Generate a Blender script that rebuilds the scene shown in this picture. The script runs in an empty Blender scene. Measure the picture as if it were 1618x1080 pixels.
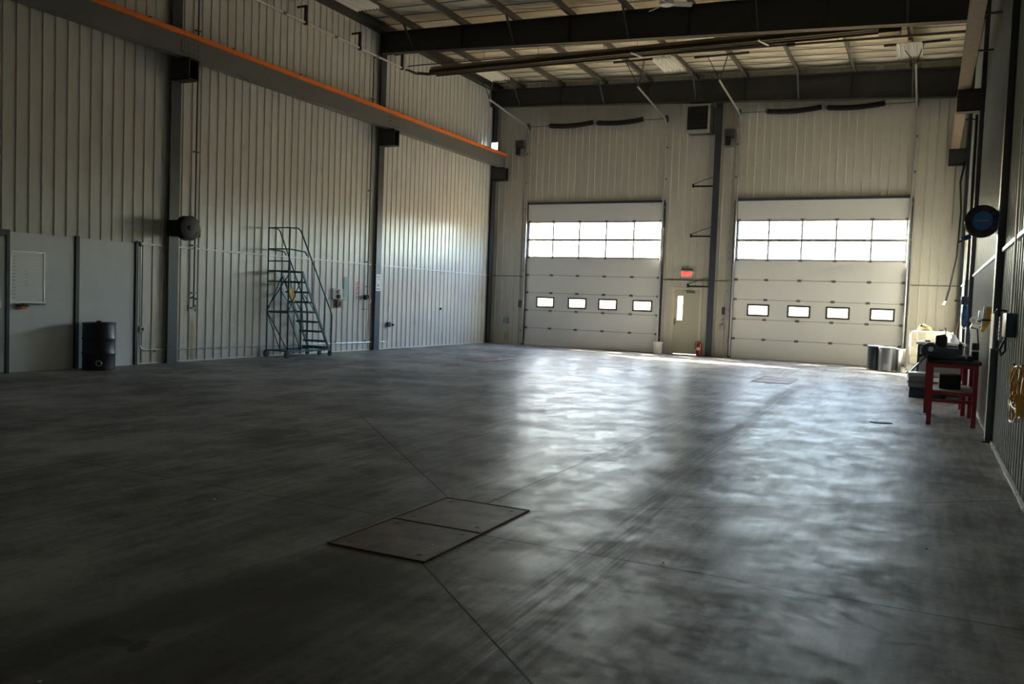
import bpy, bmesh, math, random
from mathutils import Vector, Matrix
random.seed(7)
S = bpy.context.scene
COL = S.collection
PI = math.pi

# ---------------------------------------------------------------- camera, sky, sun, exposure
cam_d = bpy.data.cameras.new('camera')
cam = bpy.data.objects.new('camera', cam_d)
COL.objects.link(cam)
S.camera = cam
YAW, PITCH, ROLL, EYE = .4545, -.0497, .0369, 1.552
cam_d.sensor_width = 36
cam_d.lens = 1338.5 / 1618 * 36
cam_d.clip_end = 300
_F = Vector((-math.sin(YAW) * math.cos(PITCH), math.cos(YAW) * math.cos(PITCH), math.sin(PITCH)))
_R0 = _F.cross(Vector((0, 0, 1))).normalized()
_U0 = _R0.cross(_F)
_R = _R0 * math.cos(ROLL) + _U0 * math.sin(ROLL)
_U = -_R0 * math.sin(ROLL) + _U0 * math.cos(ROLL)
m = Matrix((_R, _U, -_F)).transposed().to_4x4()
m.translation = (0, 0, EYE)
cam.matrix_world = m

S.view_settings.view_transform = 'Standard'
S.view_settings.look = 'None'
S.view_settings.gamma = 1
S.view_settings.use_curve_mapping = False
S.view_settings.exposure = 1.9

SUN_DIR = Vector((1.2, -.8, -1)).normalized()      # the way the light travels
w = bpy.data.worlds.new('sky')
S.world = w
w.use_nodes = True
nt = w.node_tree
nt.nodes.clear()
wo = nt.nodes.new('ShaderNodeOutputWorld')
bg = nt.nodes.new('ShaderNodeBackground')
sky = nt.nodes.new('ShaderNodeTexSky')
sky.sky_type = 'NISHITA'
sky.sun_disc = False
sky.sun_elevation = math.asin(-SUN_DIR.z)
sky.sun_rotation = math.atan2(-SUN_DIR.x, -SUN_DIR.y)
sky.dust_density = 3
tc = nt.nodes.new('ShaderNodeTexCoord')
sx = nt.nodes.new('ShaderNodeSeparateXYZ')
rm = nt.nodes.new('ShaderNodeMapRange')
rm.inputs['From Min'].default_value = -.01
rm.inputs['From Max'].default_value = .01
mx = nt.nodes.new('ShaderNodeMix')
mx.data_type = 'RGBA'
mx.inputs['A'].default_value = (2.5, 1.62, .75, 1)          # sunlit gravel yard below the horizon
sc_ = nt.nodes.new('ShaderNodeVectorMath')
sc_.operation = 'MULTIPLY'
sc_.inputs[1].default_value = (2.1, 2.17, 2.2)
nt.links.new(tc.outputs['Generated'], sx.inputs[0])
nt.links.new(sx.outputs['Z'], rm.inputs['Value'])
nt.links.new(rm.outputs[0], mx.inputs['Factor'])
nt.links.new(sky.outputs[0], sc_.inputs[0])
nt.links.new(sc_.outputs[0], mx.inputs['B'])
nt.links.new(mx.outputs['Result'], bg.inputs['Color'])
nt.links.new(bg.outputs[0], wo.inputs[0])
bg.inputs['Strength'].default_value = 1.0

sun_d = bpy.data.lights.new('sun', 'SUN')
sun_d.energy = 25
sun_d.angle = .01
sun_d.color = (1, .86, .64)
sun = bpy.data.objects.new('sun', sun_d)
sun.rotation_euler = SUN_DIR.to_track_quat('-Z', 'Y').to_euler()
sun.location = (-20, 45, 30)
COL.objects.link(sun)

XL, XR, YB, YF = -14.03, .82, 26.81, -9.0      # room shell
D1, D2 = (-12.64, -7.84), (-5.47, -.62)        # overhead door openings
DH = 4.88
PD = (-7.40, -6.47, 2.12)                      # walk door opening

def portal(x0, x1, z0, z1):
    d = bpy.data.lights.new('window_portal', 'AREA')
    d.shape = 'RECTANGLE'
    d.size, d.size_y = x1 - x0, z1 - z0
    d.cycles.is_portal = True
    o = bpy.data.objects.new('window_portal', d)
    o.location = ((x0 + x1) / 2, YB + .16, (z0 + z1) / 2)
    o.rotation_euler = (-PI / 2, 0, 0)          # faces into the room, towards -Y
    COL.objects.link(o)
for a, b in (D1, D2):
    portal(a, b, 3.0, 4.3)
    portal(a, b, 1.2, 1.85)
portal(-7.3, -6.95, 1.05, 1.95)

# ---------------------------------------------------------------- materials
def nmat(name):
    mt = bpy.data.materials.new(name)
    mt.use_nodes = True
    return mt, mt.node_tree, mt.node_tree.nodes['Principled BSDF']

def mat(name, col, rough=.5, metal=0, var=.12, scale=6, spec=.5, bump=0, stretch=(1, 1, 1), emit=None, es=0, rv=.1):
    """plain material with a procedural mottling of colour and gloss"""
    mt, t, b = nmat(name)
    N, L = t.nodes, t.links
    tcn = N.new('ShaderNodeTexCoord')
    mp = N.new('ShaderNodeMapping')
    mp.inputs['Scale'].default_value = stretch
    L.new(tcn.outputs['Object'], mp.inputs[0])
    no = N.new('ShaderNodeTexNoise')
    no.inputs['Scale'].default_value = scale
    no.inputs['Detail'].default_value = 5
    L.new(mp.outputs[0], no.inputs['Vector'])
    r = N.new('ShaderNodeMix')
    r.data_type = 'RGBA'
    r.inputs['A'].default_value = tuple(c * (1 - var) for c in col) + (1,)
    r.inputs['B'].default_value = tuple(min(1, c * (1 + var)) for c in col) + (1,)
    L.new(no.outputs['Fac'], r.inputs['Factor'])
    L.new(r.outputs['Result'], b.inputs['Base Color'])
    mr = N.new('ShaderNodeMapRange')
    mr.inputs['To Min'].default_value = max(.03, rough - rv)
    mr.inputs['To Max'].default_value = min(1, rough + rv)
    L.new(no.outputs['Fac'], mr.inputs['Value'])
    L.new(mr.outputs[0], b.inputs['Roughness'])
    b.inputs['Metallic'].default_value = metal
    b.inputs['Specular IOR Level'].default_value = spec
    if bump:
        bp_ = N.new('ShaderNodeBump')
        bp_.inputs['Strength'].default_value = bump
        bp_.inputs['Distance'].default_value = .01
        L.new(no.outputs['Fac'], bp_.inputs['Height'])
        L.new(bp_.outputs[0], b.inputs['Normal'])
    if emit:
        b.inputs['Emission Color'].default_value = emit + (1,)
        b.inputs['Emission Strength'].default_value = es
    return mt

M = {}
M['column'] = mat('blue_grey_steel_paint', (.045, .056, .072), .45)
M['rafter'] = mat('dark_primer_steel', (.035, .035, .034), .55)
M['purlin'] = mat('grey_purlin_steel', (.14, .125, .10), .5)
M['runway'] = mat('runway_beam_grey', (.16, .165, .165), .42, scale=2)
M['orange'] = mat('orange_plastic', (.95, .21, .02), .4)
M['rust'] = mat('dull_runway_steel', (.22, .16, .11), .6, var=.4)
M['galv'] = mat('galvanised_steel', (.55, .56, .56), .38, .8)
M['galvdull'] = mat('dull_galvanised_steel', (.42, .42, .40), .5, .3)
M['conduit'] = mat('conduit_metal', (.55, .57, .58), .3, .6)
M['black'] = mat('black_rubber', (.012, .012, .013), .6)
M['blackm'] = mat('black_metal', (.018, .018, .02), .35, .3)
M['darkgrey'] = mat('dark_grey_metal', (.06, .06, .06), .5)
M['white'] = mat('white_paint', (.78, .78, .76), .4, var=.04)
M['whitetrim'] = mat('white_trim_metal', (.75, .76, .77), .3)
M['board'] = mat('painted_plywood', (.78, .80, .80), .62, var=.10, scale=3)
M['wboard'] = mat('whiteboard_enamel', (.86, .89, .90), .22, var=.03)
M['greydoor'] = mat('grey_steel_panel', (.50, .53, .54), .45)
M['teal'] = mat('teal_enamel', (.012, .095, .10), .35)
M['yellow'] = mat('yellow_plastic', (.80, .47, .03), .45)
M['red'] = mat('red_enamel', (.27, .010, .014), .35)
M['redext'] = mat('red_extinguisher', (.26, .01, .01), .25)
M['redink'] = mat('red_ink', (.75, .12, .12), .6)
M['greenink'] = mat('green_ink', (.35, .52, .46), .6)
M['ink'] = mat('dark_ink', (.06, .07, .09), .6)
M['blue'] = mat('blue_enamel', (.01, .06, .20), .3)
M['bluebright'] = mat('bright_blue_label', (.02, .16, .55), .35)
M['navy'] = mat('dark_blue_machine_paint', (.012, .03, .055), .38)
M['drumblue'] = mat('dark_blue_drum_paint', (.01, .018, .03), .32)
M['drumblack'] = mat('black_drum_paint', (.018, .02, .028), .4)
M['drumsteel'] = mat('dark_steel_drum', (.14, .145, .16), .33, .75)
M['tin'] = mat('shiny_tin', (.75, .78, .80), .22, .9)
M['pail'] = mat('cream_pail_plastic', (.72, .70, .64), .45, var=.05)
M['tank'] = mat('milky_tank_plastic', (.80, .74, .58), .45, var=.08, scale=2)
M['bag'] = mat('brown_cloth', (.42, .33, .20), .9, bump=.4)
M['cabinet'] = mat('grey_cabinet_paint', (.40, .40, .40), .45)
M['counter'] = mat('pale_counter_top', (.68, .67, .65), .4)
M['chest'] = mat('grey_tool_chest', (.17, .185, .195), .42)
M['doorskin'] = mat('cream_door_skin', (.80, .79, .76), .42, var=.03, scale=1.5)
M['walkdoor'] = mat('beige_walk_door', (.50, .47, .36), .45, var=.05)
M['walkframe'] = mat('beige_door_frame', (.66, .60, .46), .45)
M['troffer'] = mat('white_light_housing', (.82, .80, .74), .3, var=.03)
M['tubeglass'] = mat('unlit_fluorescent_tube', (.92, .92, .90), .15, var=.02)
M['heater'] = mat('brown_heater_reflector', (.085, .068, .045), .38, .4)
M['pipe'] = mat('dark_steel_pipe', (.07, .06, .05), .5)
M['lamp'] = mat('lit_lamp_glass', (.8, .9, 1), .3, emit=(.75, .95, 1), es=2)
M['exitred'] = mat('lit_red_letters', (.9, .06, .04), .4, emit=(1, .06, .04), es=.7)
M['exitbox'] = mat('exit_sign_housing', (.62, .62, .55), .45)
M['gasket'] = mat('black_window_gasket', (.02, .02, .02), .5)
M['hinge'] = mat('hinge_metal', (.20, .20, .19), .45, .5)
M['wood'] = mat('orange_wood_handle', (.55, .24, .06), .6)
M['cord'] = mat('yellow_cord_jacket', (.62, .33, .01), .4)
M['shelfwood'] = mat('pale_shelf_board', (.50, .48, .43), .6)
M['bucketw'] = mat('white_jug_plastic', (.70, .70, .70), .4)
M['green'] = mat('grey_green_box', (.30, .38, .35), .5)
M['pink'] = mat('pale_pink_paper', (.75, .50, .58), .6)
M['leaf'] = mat('yellow_green_leaf', (.30, .32, .08), .7)

def glass_mat():
    mt = bpy.data.materials.new('window_glass')
    mt.use_nodes = True
    t = mt.node_tree
    t.nodes.clear()
    o = t.nodes.new('ShaderNodeOutputMaterial')
    mxs = t.nodes.new('ShaderNodeMixShader')
    tr = t.nodes.new('ShaderNodeBsdfTransparent')
    tr.inputs[0].default_value = (.93, .95, .94, 1)
    gl = t.nodes.new('ShaderNodeBsdfGlossy')
    gl.inputs['Roughness'].default_value = .05
    mxs.inputs[0].default_value = .06
    t.links.new(tr.outputs[0], mxs.inputs[1])
    t.links.new(gl.outputs[0], mxs.inputs[2])
    t.links.new(mxs.outputs[0], o.inputs[0])
    return mt
M['glass'] = glass_mat()

def liner_mat(name, col, rough, stain=None):
    """painted ribbed steel liner: faint mottling, scuffs, an optional rust run"""
    mt, t, b = nmat(name)
    N, L = t.nodes, t.links
    tcn = N.new('ShaderNodeTexCoord')
    mp = N.new('ShaderNodeMapping')
    mp.inputs['Scale'].default_value = (1, 1, .25)
    L.new(tcn.outputs['Object'], mp.inputs[0])
    no = N.new('ShaderNodeTexNoise')
    no.inputs['Scale'].default_value = 2.2
    no.inputs['Detail'].default_value = 6
    L.new(mp.outputs[0], no.inputs['Vector'])
    r = N.new('ShaderNodeMix')
    r.data_type = 'RGBA'
    r.inputs['A'].default_value = tuple(c * .92 for c in col) + (1,)
    r.inputs['B'].default_value = tuple(c * 1.06 for c in col) + (1,)
    L.new(no.outputs['Fac'], r.inputs['Factor'])
    out = r.outputs['Result']
    if stain:
        # rust run: soft vertical streak centred at (y, z)
        sp = N.new('ShaderNodeSeparateXYZ')
        L.new(tcn.outputs['Object'], sp.inputs[0])
        def mth(op, a, bb):
            n = N.new('ShaderNodeMath')
            n.operation = op
            n.use_clamp = False
            for i, v in enumerate((a, bb)):
                if hasattr(v, 'links'):
                    L.new(v, n.inputs[i])
                else:
                    n.inputs[i].default_value = v
            return n.outputs[0]
        no2 = N.new('ShaderNodeTexNoise')
        no2.inputs['Scale'].default_value = 9
        L.new(tcn.outputs['Object'], no2.inputs['Vector'])
        y0, wd, za, zb = stain
        dy = mth('ABSOLUTE', mth('SUBTRACT', mth('ADD', sp.outputs['Y'], mth('MULTIPLY', no2.outputs['Fac'], .08)), y0 + .04), 0)
        fy = mth('SUBTRACT', 1, mth('DIVIDE', dy, wd))
        fy = mth('MAXIMUM', fy, 0)
        fz = mth('MINIMUM', mth('MAXIMUM', mth('DIVIDE', mth('SUBTRACT', zb, sp.outputs['Z']), .25), 0), 1)
        f = mth('MULTIPLY', mth('MULTIPLY', fy, fz), .85)
        r2 = N.new('ShaderNodeMix')
        r2.data_type = 'RGBA'
        L.new(f, r2.inputs['Factor'])
        L.new(out, r2.inputs['A'])
        r2.inputs['B'].default_value = (.30, .22, .09, 1)
        out = r2.outputs['Result']
    L.new(out, b.inputs['Base Color'])
    mr = N.new('ShaderNodeMapRange')
    mr.inputs['To Min'].default_value = rough - .06
    mr.inputs['To Max'].default_value = rough + .08
    L.new(no.outputs['Fac'], mr.inputs['Value'])
    L.new(mr.outputs[0], b.inputs['Roughness'])
    b.inputs['Specular IOR Level'].default_value = .5
    return mt
M['liner'] = liner_mat('left_wall_liner', (.70, .69, .65), .28, stain=(13.17, .13, 0, 1.02))
M['linerb'] = liner_mat('back_wall_liner', (.60, .57, .49), .42)
M['linerr'] = liner_mat('right_wall_liner', (.60, .64, .64), .34)
M['insul'] = mat('vinyl_roof_insulation', (.84, .74, .55), .5, var=.06, scale=1.5)

def floor_mat():
    mt, t, b = nmat('worn_sealed_concrete')
    N, L = t.nodes, t.links
    tcn = N.new('ShaderNodeTexCoord')
    P = tcn.outputs['Object']
    def put(inp, v):
        if hasattr(v, 'links'):
            L.new(v, inp)
        else:
            inp.default_value = v
    def mth(op, a, bb=0.0, clamp=False):
        n = N.new('ShaderNodeMath')
        n.operation = op
        n.use_clamp = clamp
        put(n.inputs[0], a)
        put(n.inputs[1], bb)
        return n.outputs[0]
    def vm(op, a, bb=None, out='Vector'):
        n = N.new('ShaderNodeVectorMath')
        n.operation = op
        put(n.inputs[0], a)
        if bb is not None:
            put(n.inputs[3 if op == 'SCALE' else 1], bb)
        return n.outputs[out]
    def noise(scale, detail=6, stretch=None, rough=.55, rot=0):
        v = P
        if stretch:
            mp = N.new('ShaderNodeMapping')
            mp.inputs['Scale'].default_value = stretch
            mp.inputs['Rotation'].default_value = (0, 0, rot)
            L.new(P, mp.inputs[0])
            v = mp.outputs[0]
        n = N.new('ShaderNodeTexNoise')
        n.inputs['Scale'].default_value = scale
        n.inputs['Detail'].default_value = detail
        n.inputs['Roughness'].default_value = rough
        L.new(v, n.inputs['Vector'])
        return n.outputs['Fac']
    def rng(v, a, c, d=0.0, e=1.0):
        n = N.new('ShaderNodeMapRange')
        n.inputs['From Min'].default_value = a
        n.inputs['From Max'].default_value = c
        n.inputs['To Min'].default_value = d
        n.inputs['To Max'].default_value = e
        put(n.inputs['Value'], v)
        return n.outputs[0]
    wob = N.new('ShaderNodeTexNoise')
    wob.inputs['Scale'].default_value = 3
    wob.inputs['Detail'].default_value = 4
    L.new(P, wob.inputs['Vector'])
    wv = vm('SCALE', vm('SUBTRACT', wob.outputs['Color'], (.5, .5, .5)), .35)
    flat = vm('MULTIPLY', P, (1, 1, 0))
    wobbled = vm('MULTIPLY', vm('ADD', P, wv), (1, 1, 0))
    def seg(p, a, c):
        a = Vector((a[0], a[1], 0)); c = Vector((c[0], c[1], 0)); d = c - a
        pa = vm('SUBTRACT', p, tuple(a))
        h = mth('DIVIDE', vm('DOT_PRODUCT', pa, tuple(d), 'Value'), d.length_squared, True)
        n = N.new('ShaderNodeVectorMath')
        n.operation = 'SCALE'
        n.inputs[0].default_value = tuple(d)
        L.new(h, n.inputs[3])
        return vm('LENGTH', vm('SUBTRACT', pa, n.outputs[0]), None, 'Value')
    def dmin(p, segs):
        r = None
        for a, c in segs:
            s = seg(p, a, c)
            r = s if r is None else mth('MINIMUM', r, s)
        return r
    # saw-cut joints
    joints = [((-2.93, 5.65), (-2.93, 18.5)), ((-2.93, 19.95), (-2.93, 26.8)),
              ((-2.58, 4.88), (.9, 4.88)), ((-3.25, 4.93), (-6.8, 4.95)),
              ((-3.27, 5.66), (-6.5, 8.91)), ((-2.57, 5.61), (.83, 8.41)), ((-2.57, 4.17), (-.6, 2.4)),
              
              ((-3.3, 19.2), (-9.6, 19.2)), ((-2.5, 19.2), (.8, 19.2))]
    jw = dmin(flat, joints)
    joint = rng(jw, .003, .009, .85, 0)
    # crooked dried trickle and crack
    wobs = vm('MULTIPLY', vm('ADD', P, vm('SCALE', wv, .35)), (1, 1, 0))
    wet = dmin(wobs, [((-.9, 4.85), (-.45, 4.77)), ((-.45, 4.77), (-.25, 4.56)), ((-.25, 4.56), (-.1, 4.46)),
                         ((-.1, 4.46), (-.13, 4.31)), ((-.13, 4.31), (.02, 4.38))])
    wet = rng(wet, .010, .026, .85, 0)
    smear = rng(seg(wobs, (-1.55, 3.64), (-1.37, 3.55)), .01, .05, .6, 0)
    # tyre tracks in dirt
    tr = dmin(wobbled, [((-2.27, 18), (-2.16, 11.9)), ((-2.16, 11.9), (-1.99, 7.6)), ((-1.99, 7.6), (-1.66, 4.2)),
                        ((-1.66, 4.2), (-1.5, 1.5))])
    lines = rng(noise(7, 5, (5, .12, 1), rough=.6), .42, .58, .2, 1)
    track = mth('MULTIPLY', rng(tr, .06, .26, .70, 0), lines)
    tr2 = rng(dmin(wobbled, [((-4.3, 20), (-4.2, 8)), ((-4.2, 8), (-3.7, 2))]), .05, .35, .35, 0)
    # oil-dark strip below the pit covers, and a ring-shaped stain
    oil = rng(dmin(wobbled, [((-2.75, 3.9), (-2.6, 1.2)), ((-3.1, 3.4), (-3.4, 1.5))]), .10, .55, .78, 0)
    ring = rng(seg(wobbled, (-2.95, 3.95), (-2.75, 3.9)), .18, .26, .6, 0)
    spots = dmin(wobbled, [((-3.11, 2.47), (-3.07, 2.50)), ((-2.98, 2.52), (-2.97, 2.52))])
    spots = rng(spots, .04, .055, .85, 0)
    big = noise(.6, 10, rough=.62)
    mid = noise(1.9, 10, (1.3, .7, 1), rough=.68)
    fine = noise(22, 10, rough=.8)
    cloud = noise(5.5, 12, (1, .8, 1), rough=.8)
    scuff = noise(9, 12, (.5, 2.2, 1), rough=.8, rot=.5)
    streak = noise(5, 7, (2.6, .22, 1), rot=.06)
    streak2 = noise(2.5, 8, (.6, 3.0, 1), rot=-.35)
    ramp = N.new('ShaderNodeValToRGB')
    ramp.color_ramp.elements[0].position = .02
    ramp.color_ramp.elements[0].color = (.12, .12, .12, 1)
    ramp.color_ramp.elements[1].position = .98
    ramp.color_ramp.elements[1].color = (.50, .495, .49, 1)
    e = ramp.color_ramp.elements.new(.5)
    e.color = (.29, .29, .288, 1)
    mixv = mth('ADD', mth('ADD', mth('MULTIPLY', big, .34), mth('MULTIPLY', mid, .24)),
               mth('ADD', mth('MULTIPLY', streak, .14), mth('ADD', mth('MULTIPLY', fine, .12), mth('MULTIPLY', mth('ADD', mth('MULTIPLY', cloud, .5), mth('MULTIPLY', scuff, .5)), .16))))
    L.new(rng(mixv, .445, .555), ramp.inputs[0])
    col = ramp.outputs[0]
    def darken(col, f, c):
        n = N.new('ShaderNodeMix')
        n.data_type = 'RGBA'
        put(n.inputs['Factor'], f)
        L.new(col, n.inputs['A'])
        n.inputs['B'].default_value = c + (1,)
        return n.outputs['Result']
    col = darken(col, mth('MULTIPLY', rng(noise(14, 12, (.35, 1, 1), rough=.85), .55, .63, 0, .5), 1), (.09, .088, .085))
    for f in (tr2, track):
        col = darken(col, f, (.10, .098, .095))
    col = darken(col, oil, (.030, .030, .030))
    col = darken(col, ring, (.05, .05, .05))
    for f in (smear, wet, spots):
        col = darken(col, f, (.045, .04, .035))
    col = darken(col, joint, (.02, .018, .015))
    L.new(col, b.inputs['Base Color'])
    ro = mth('ADD', mth('ADD', mth('MULTIPLY', mid, .22), mth('MULTIPLY', cloud, .28)), mth('ADD', mth('MULTIPLY', scuff, .28), mth('MULTIPLY', fine, .22)))
    ro = rng(ro, .44, .56, .32, .46)
    worn = mth('ADD', mth('MULTIPLY', noise(1.6, 15, rough=.86), .5), mth('MULTIPLY', noise(9, 12, (1, 1.5, 1), rough=.9, rot=.4), .5))
    worn = rng(worn, .452, .56, .14, .82)
    ro = mth('ADD', ro, mth('MULTIPLY', track, .12), True)
    L.new(ro, b.inputs['Roughness'])
    b.inputs['Specular IOR Level'].default_value = .45
    dusty = N.new('ShaderNodeBsdfDiffuse')          # dust film between the polished patches
    br = N.new('ShaderNodeMix')
    br.data_type = 'RGBA'
    br.inputs['Factor'].default_value = .20
    L.new(col, br.inputs['A'])
    br.inputs['B'].default_value = (.62, .60, .57, 1)
    L.new(br.outputs['Result'], dusty.inputs['Color'])
    dusty.inputs['Roughness'].default_value = .6
    mixs = N.new('ShaderNodeMixShader')
    L.new(mth('MULTIPLY', mth('SUBTRACT', 1, mth('MAXIMUM', joint, mth('MULTIPLY', track, .6))), worn), mixs.inputs[0])
    L.new(dusty.outputs[0], mixs.inputs[1])
    L.new(b.outputs[0], mixs.inputs[2])
    L.new(mixs.outputs[0], N['Material Output'].inputs['Surface'])
    bm1 = N.new('ShaderNodeBump')
    bm1.inputs['Strength'].default_value = .06
    bm1.inputs['Distance'].default_value = .01
    L.new(fine, bm1.inputs['Height'])
    L.new(bm1.outputs[0], b.inputs['Normal'])
    return mt
M['floor'] = floor_mat()

def plate_mat():
    mt, t, b = nmat('rust_brown_plate')
    N, L = t.nodes, t.links
    tcn = N.new('ShaderNodeTexCoord')
    n1 = N.new('ShaderNodeTexNoise'); n1.inputs['Scale'].default_value = 5; n1.inputs['Detail'].default_value = 7
    L.new(tcn.outputs['Object'], n1.inputs['Vector'])
    r = N.new('ShaderNodeValToRGB')
    r.color_ramp.elements[0].position = .35; r.color_ramp.elements[0].color = (.12, .070, .040, 1)
    r.color_ramp.elements[1].position = .7; r.color_ramp.elements[1].color = (.27, .175, .115, 1)
    e = r.color_ramp.elements.new(.52); e.color = (.19, .115, .07, 1)
    L.new(n1.outputs['Fac'], r.inputs[0]); L.new(r.outputs[0], b.inputs['Base Color'])
    b.inputs['Roughness'].default_value = .62
    b.inputs['Specular IOR Level'].default_value = .3
    return mt
M['plate'] = plate_mat()
M['plateframe'] = mat('rusty_angle_frame', (.15, .062, .022), .7, var=.4, scale=15)

# ---------------------------------------------------------------- mesh helpers
def B():
    return bmesh.new()

def box(bm, x0, x1, y0, y1, z0, z1, bev=0):
    r = bmesh.ops.create_cube(bm, size=1)
    for v in r['verts']:
        v.co = Vector((x0 + (v.co.x + .5) * (x1 - x0), y0 + (v.co.y + .5) * (y1 - y0), z0 + (v.co.z + .5) * (z1 - z0)))
    if bev:
        es = list({e for v in r['verts'] for e in v.link_edges})
        bmesh.ops.bevel(bm, geom=es, offset=bev, segments=2, profile=.5, affect='EDGES')
    return bm

def beam(bm, p, q, wd, ht, up=(0, 0, 1)):
    """rectangular bar from p to q"""
    p, q = Vector(p), Vector(q)
    d = (q - p).normalized()
    up = Vector(up)
    if abs(d.dot(up)) > .98:
        up = Vector((0, 1, 0))
    s = d.cross(up).normalized()
    u = s.cross(d)
    vs = []
    for c in (p, q):
        for a, b_ in ((-1, -1), (1, -1), (1, 1), (-1, 1)):
            vs.append(bm.verts.new(c + s * a * wd / 2 + u * b_ * ht / 2))
    for f in ((0, 1, 2, 3), (7, 6, 5, 4), (0, 4, 5, 1), (1, 5, 6, 2), (2, 6, 7, 3), (3, 7, 4, 0)):
        bm.faces.new([vs[i] for i in f])
    return bm

def tube(bm, pts, r, n=8, closed=False):
    pts = [Vector(p) for p in pts]
    rings = []
    prev = None
    for i, p in enumerate(pts):
        a = pts[i - 1] if i > 0 else (pts[-1] if closed else p)
        c = pts[i + 1] if i < len(pts) - 1 else (pts[0] if closed else p)
        d = (c - a).normalized()
        if prev is None:
            ref = Vector((0, 0, 1)) if abs(d.z) < .9 else Vector((1, 0, 0))
            s = d.cross(ref).normalized()
        else:
            s = (prev - d * prev.dot(d)).normalized()
        prev = s
        u = s.cross(d)
        rr = r[i] if isinstance(r, (list, tuple)) else r
        rings.append([bm.verts.new(p + (s * math.cos(2 * PI * k / n) + u * math.sin(2 * PI * k / n)) * rr) for k in range(n)])
    m_ = len(rings)
    for i in range(m_ if closed else m_ - 1):
        A, C = rings[i], rings[(i + 1) % m_]
        for k in range(n):
            bm.faces.new((A[k], A[(k + 1) % n], C[(k + 1) % n], C[k]))
    if not closed:
        bm.faces.new(rings[0][::-1])
        bm.faces.new(rings[-1])
    return bm

def cyl(bm, p, q, r, n=16):
    return tube(bm, [p, q], r, n)

def lathe(bm, prof, c, axis='Z', n=28):
    """prof: list of (radius, height) along the axis from point c"""
    c = Vector(c)
    rings = []
    for r, h in prof:
        ring = []
        for k in range(n):
            a = 2 * PI * k / n
            if axis == 'Z': o = Vector((r * math.cos(a), r * math.sin(a), h))
            elif axis == 'Y': o = Vector((r * math.cos(a), h, r * math.sin(a)))
            else: o = Vector((h, r * math.cos(a), r * math.sin(a)))
            ring.append(bm.verts.new(c + o))
        rings.append(ring)
    for A, C in zip(rings, rings[1:]):
        for k in range(n):
            bm.faces.new((A[k], A[(k + 1) % n], C[(k + 1) % n], C[k]))
    bm.faces.new(rings[0])
    bm.faces.new(rings[-1])
    return bm

def prism(bm, poly, axis, a, b_):
    """poly of 2D points extruded along axis from a to b_"""
    def P3(p, t_):
        if axis == 'X': return (t_, p[0], p[1])
        if axis == 'Y': return (p[0], t_, p[1])
        return (p[0], p[1], t_)
    A = [bm.verts.new(P3(p, a)) for p in poly]
    C = [bm.verts.new(P3(p, b_)) for p in poly]
    n = len(poly)
    bm.faces.new(A)
    bm.faces.new(C)
    for k in range(n):
        bm.faces.new((A[k], A[(k + 1) % n], C[(k + 1) % n], C[k]))
    return bm

def arc(c, r, a0, a1, n, plane='YZ'):
    out = []
    for i in range(n + 1):
        a = math.radians(a0 + (a1 - a0) * i / n)
        u, v = r * math.cos(a), r * math.sin(a)
        c_ = Vector(c)
        out.append(c_ + (Vector((0, u, v)) if plane == 'YZ' else Vector((u, 0, v)) if plane == 'XZ' else Vector((u, v, 0))))
    return out

OFF = {}
def obj(name, bm, material, parent=None, smooth=None, label=None):
    """link a bmesh, given in world coordinates, as ONE mesh object"""
    if isinstance(material, str):
        material = M[material]
    bmesh.ops.recalc_face_normals(bm, faces=bm.faces)
    me = bpy.data.meshes.new(name)
    if parent is None:
        xs = [v.co for v in bm.verts]
        o_ = Vector(((min(v.x for v in xs) + max(v.x for v in xs)) / 2,
                     (min(v.y for v in xs) + max(v.y for v in xs)) / 2, min(v.z for v in xs)))
    else:
        o_ = OFF[parent.name]
    bmesh.ops.translate(bm, verts=bm.verts, vec=-o_)
    bm.to_mesh(me)
    bm.free()
    me.materials.append(material)
    o = bpy.data.objects.new(name, me)
    COL.objects.link(o)
    if parent is None:
        o.location = o_
    else:
        o.parent = parent
    OFF[o.name] = o_
    if smooth is None:
        smooth = True
    if smooth:
        for p in me.polygons:
            p.use_smooth = True
        me.set_sharp_from_angle(angle=math.radians(35))
    if label:
        o['label'] = label
    return o

def thing(name, label, cat, loc, group=None, kind=None):
    o = bpy.data.objects.new(name, None)
    o.empty_display_size = .1
    COL.objects.link(o)
    o.location = loc
    OFF[o.name] = Vector(loc)
    o['label'] = label
    o['category'] = cat
    if group: o['group'] = group
    if kind: o['kind'] = kind
    return o

def tag(o, label, cat, group=None):
    o['label'] = label
    o['category'] = cat
    if group: o['group'] = group
    return o

def struct(name, bm, material, smooth=True, label=None, cat=None, parent=None):
    """part of the room itself; built about the world origin"""
    if isinstance(material, str):
        material = M[material]
    bmesh.ops.recalc_face_normals(bm, faces=bm.faces)
    me = bpy.data.meshes.new(name)
    bm.to_mesh(me)
    bm.free()
    me.materials.append(material)
    o = bpy.data.objects.new(name, me)
    COL.objects.link(o)
    o['kind'] = 'structure'
    if label: o['label'] = label
    if cat: o['category'] = cat
    OFF[o.name] = Vector((0, 0, 0))
    if smooth:
        for p in me.polygons: p.use_smooth = True
        me.set_sharp_from_angle(angle=math.radians(30))
    return o

def dup(root, delta, label=None):
    """copy of a thing with copies of its parts and sub-parts"""
    r = root.copy()
    COL.objects.link(r)
    r.location = root.location + Vector(delta)
    OFF[r.name] = OFF[root.name] + Vector(delta)
    if label: r['label'] = label
    def rec(src, dst):
        for ch in list(src.children):
            c = ch.copy()
            COL.objects.link(c)
            c.parent = dst
            OFF[c.name] = OFF[ch.name] + Vector(delta)
            rec(ch, c)
    rec(root, r)
    return r

ORD = ['first', 'second', 'third', 'fourth', 'fifth', 'sixth', 'seventh', 'eighth', 'ninth', 'tenth', 'eleventh', 'twelfth']

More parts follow.
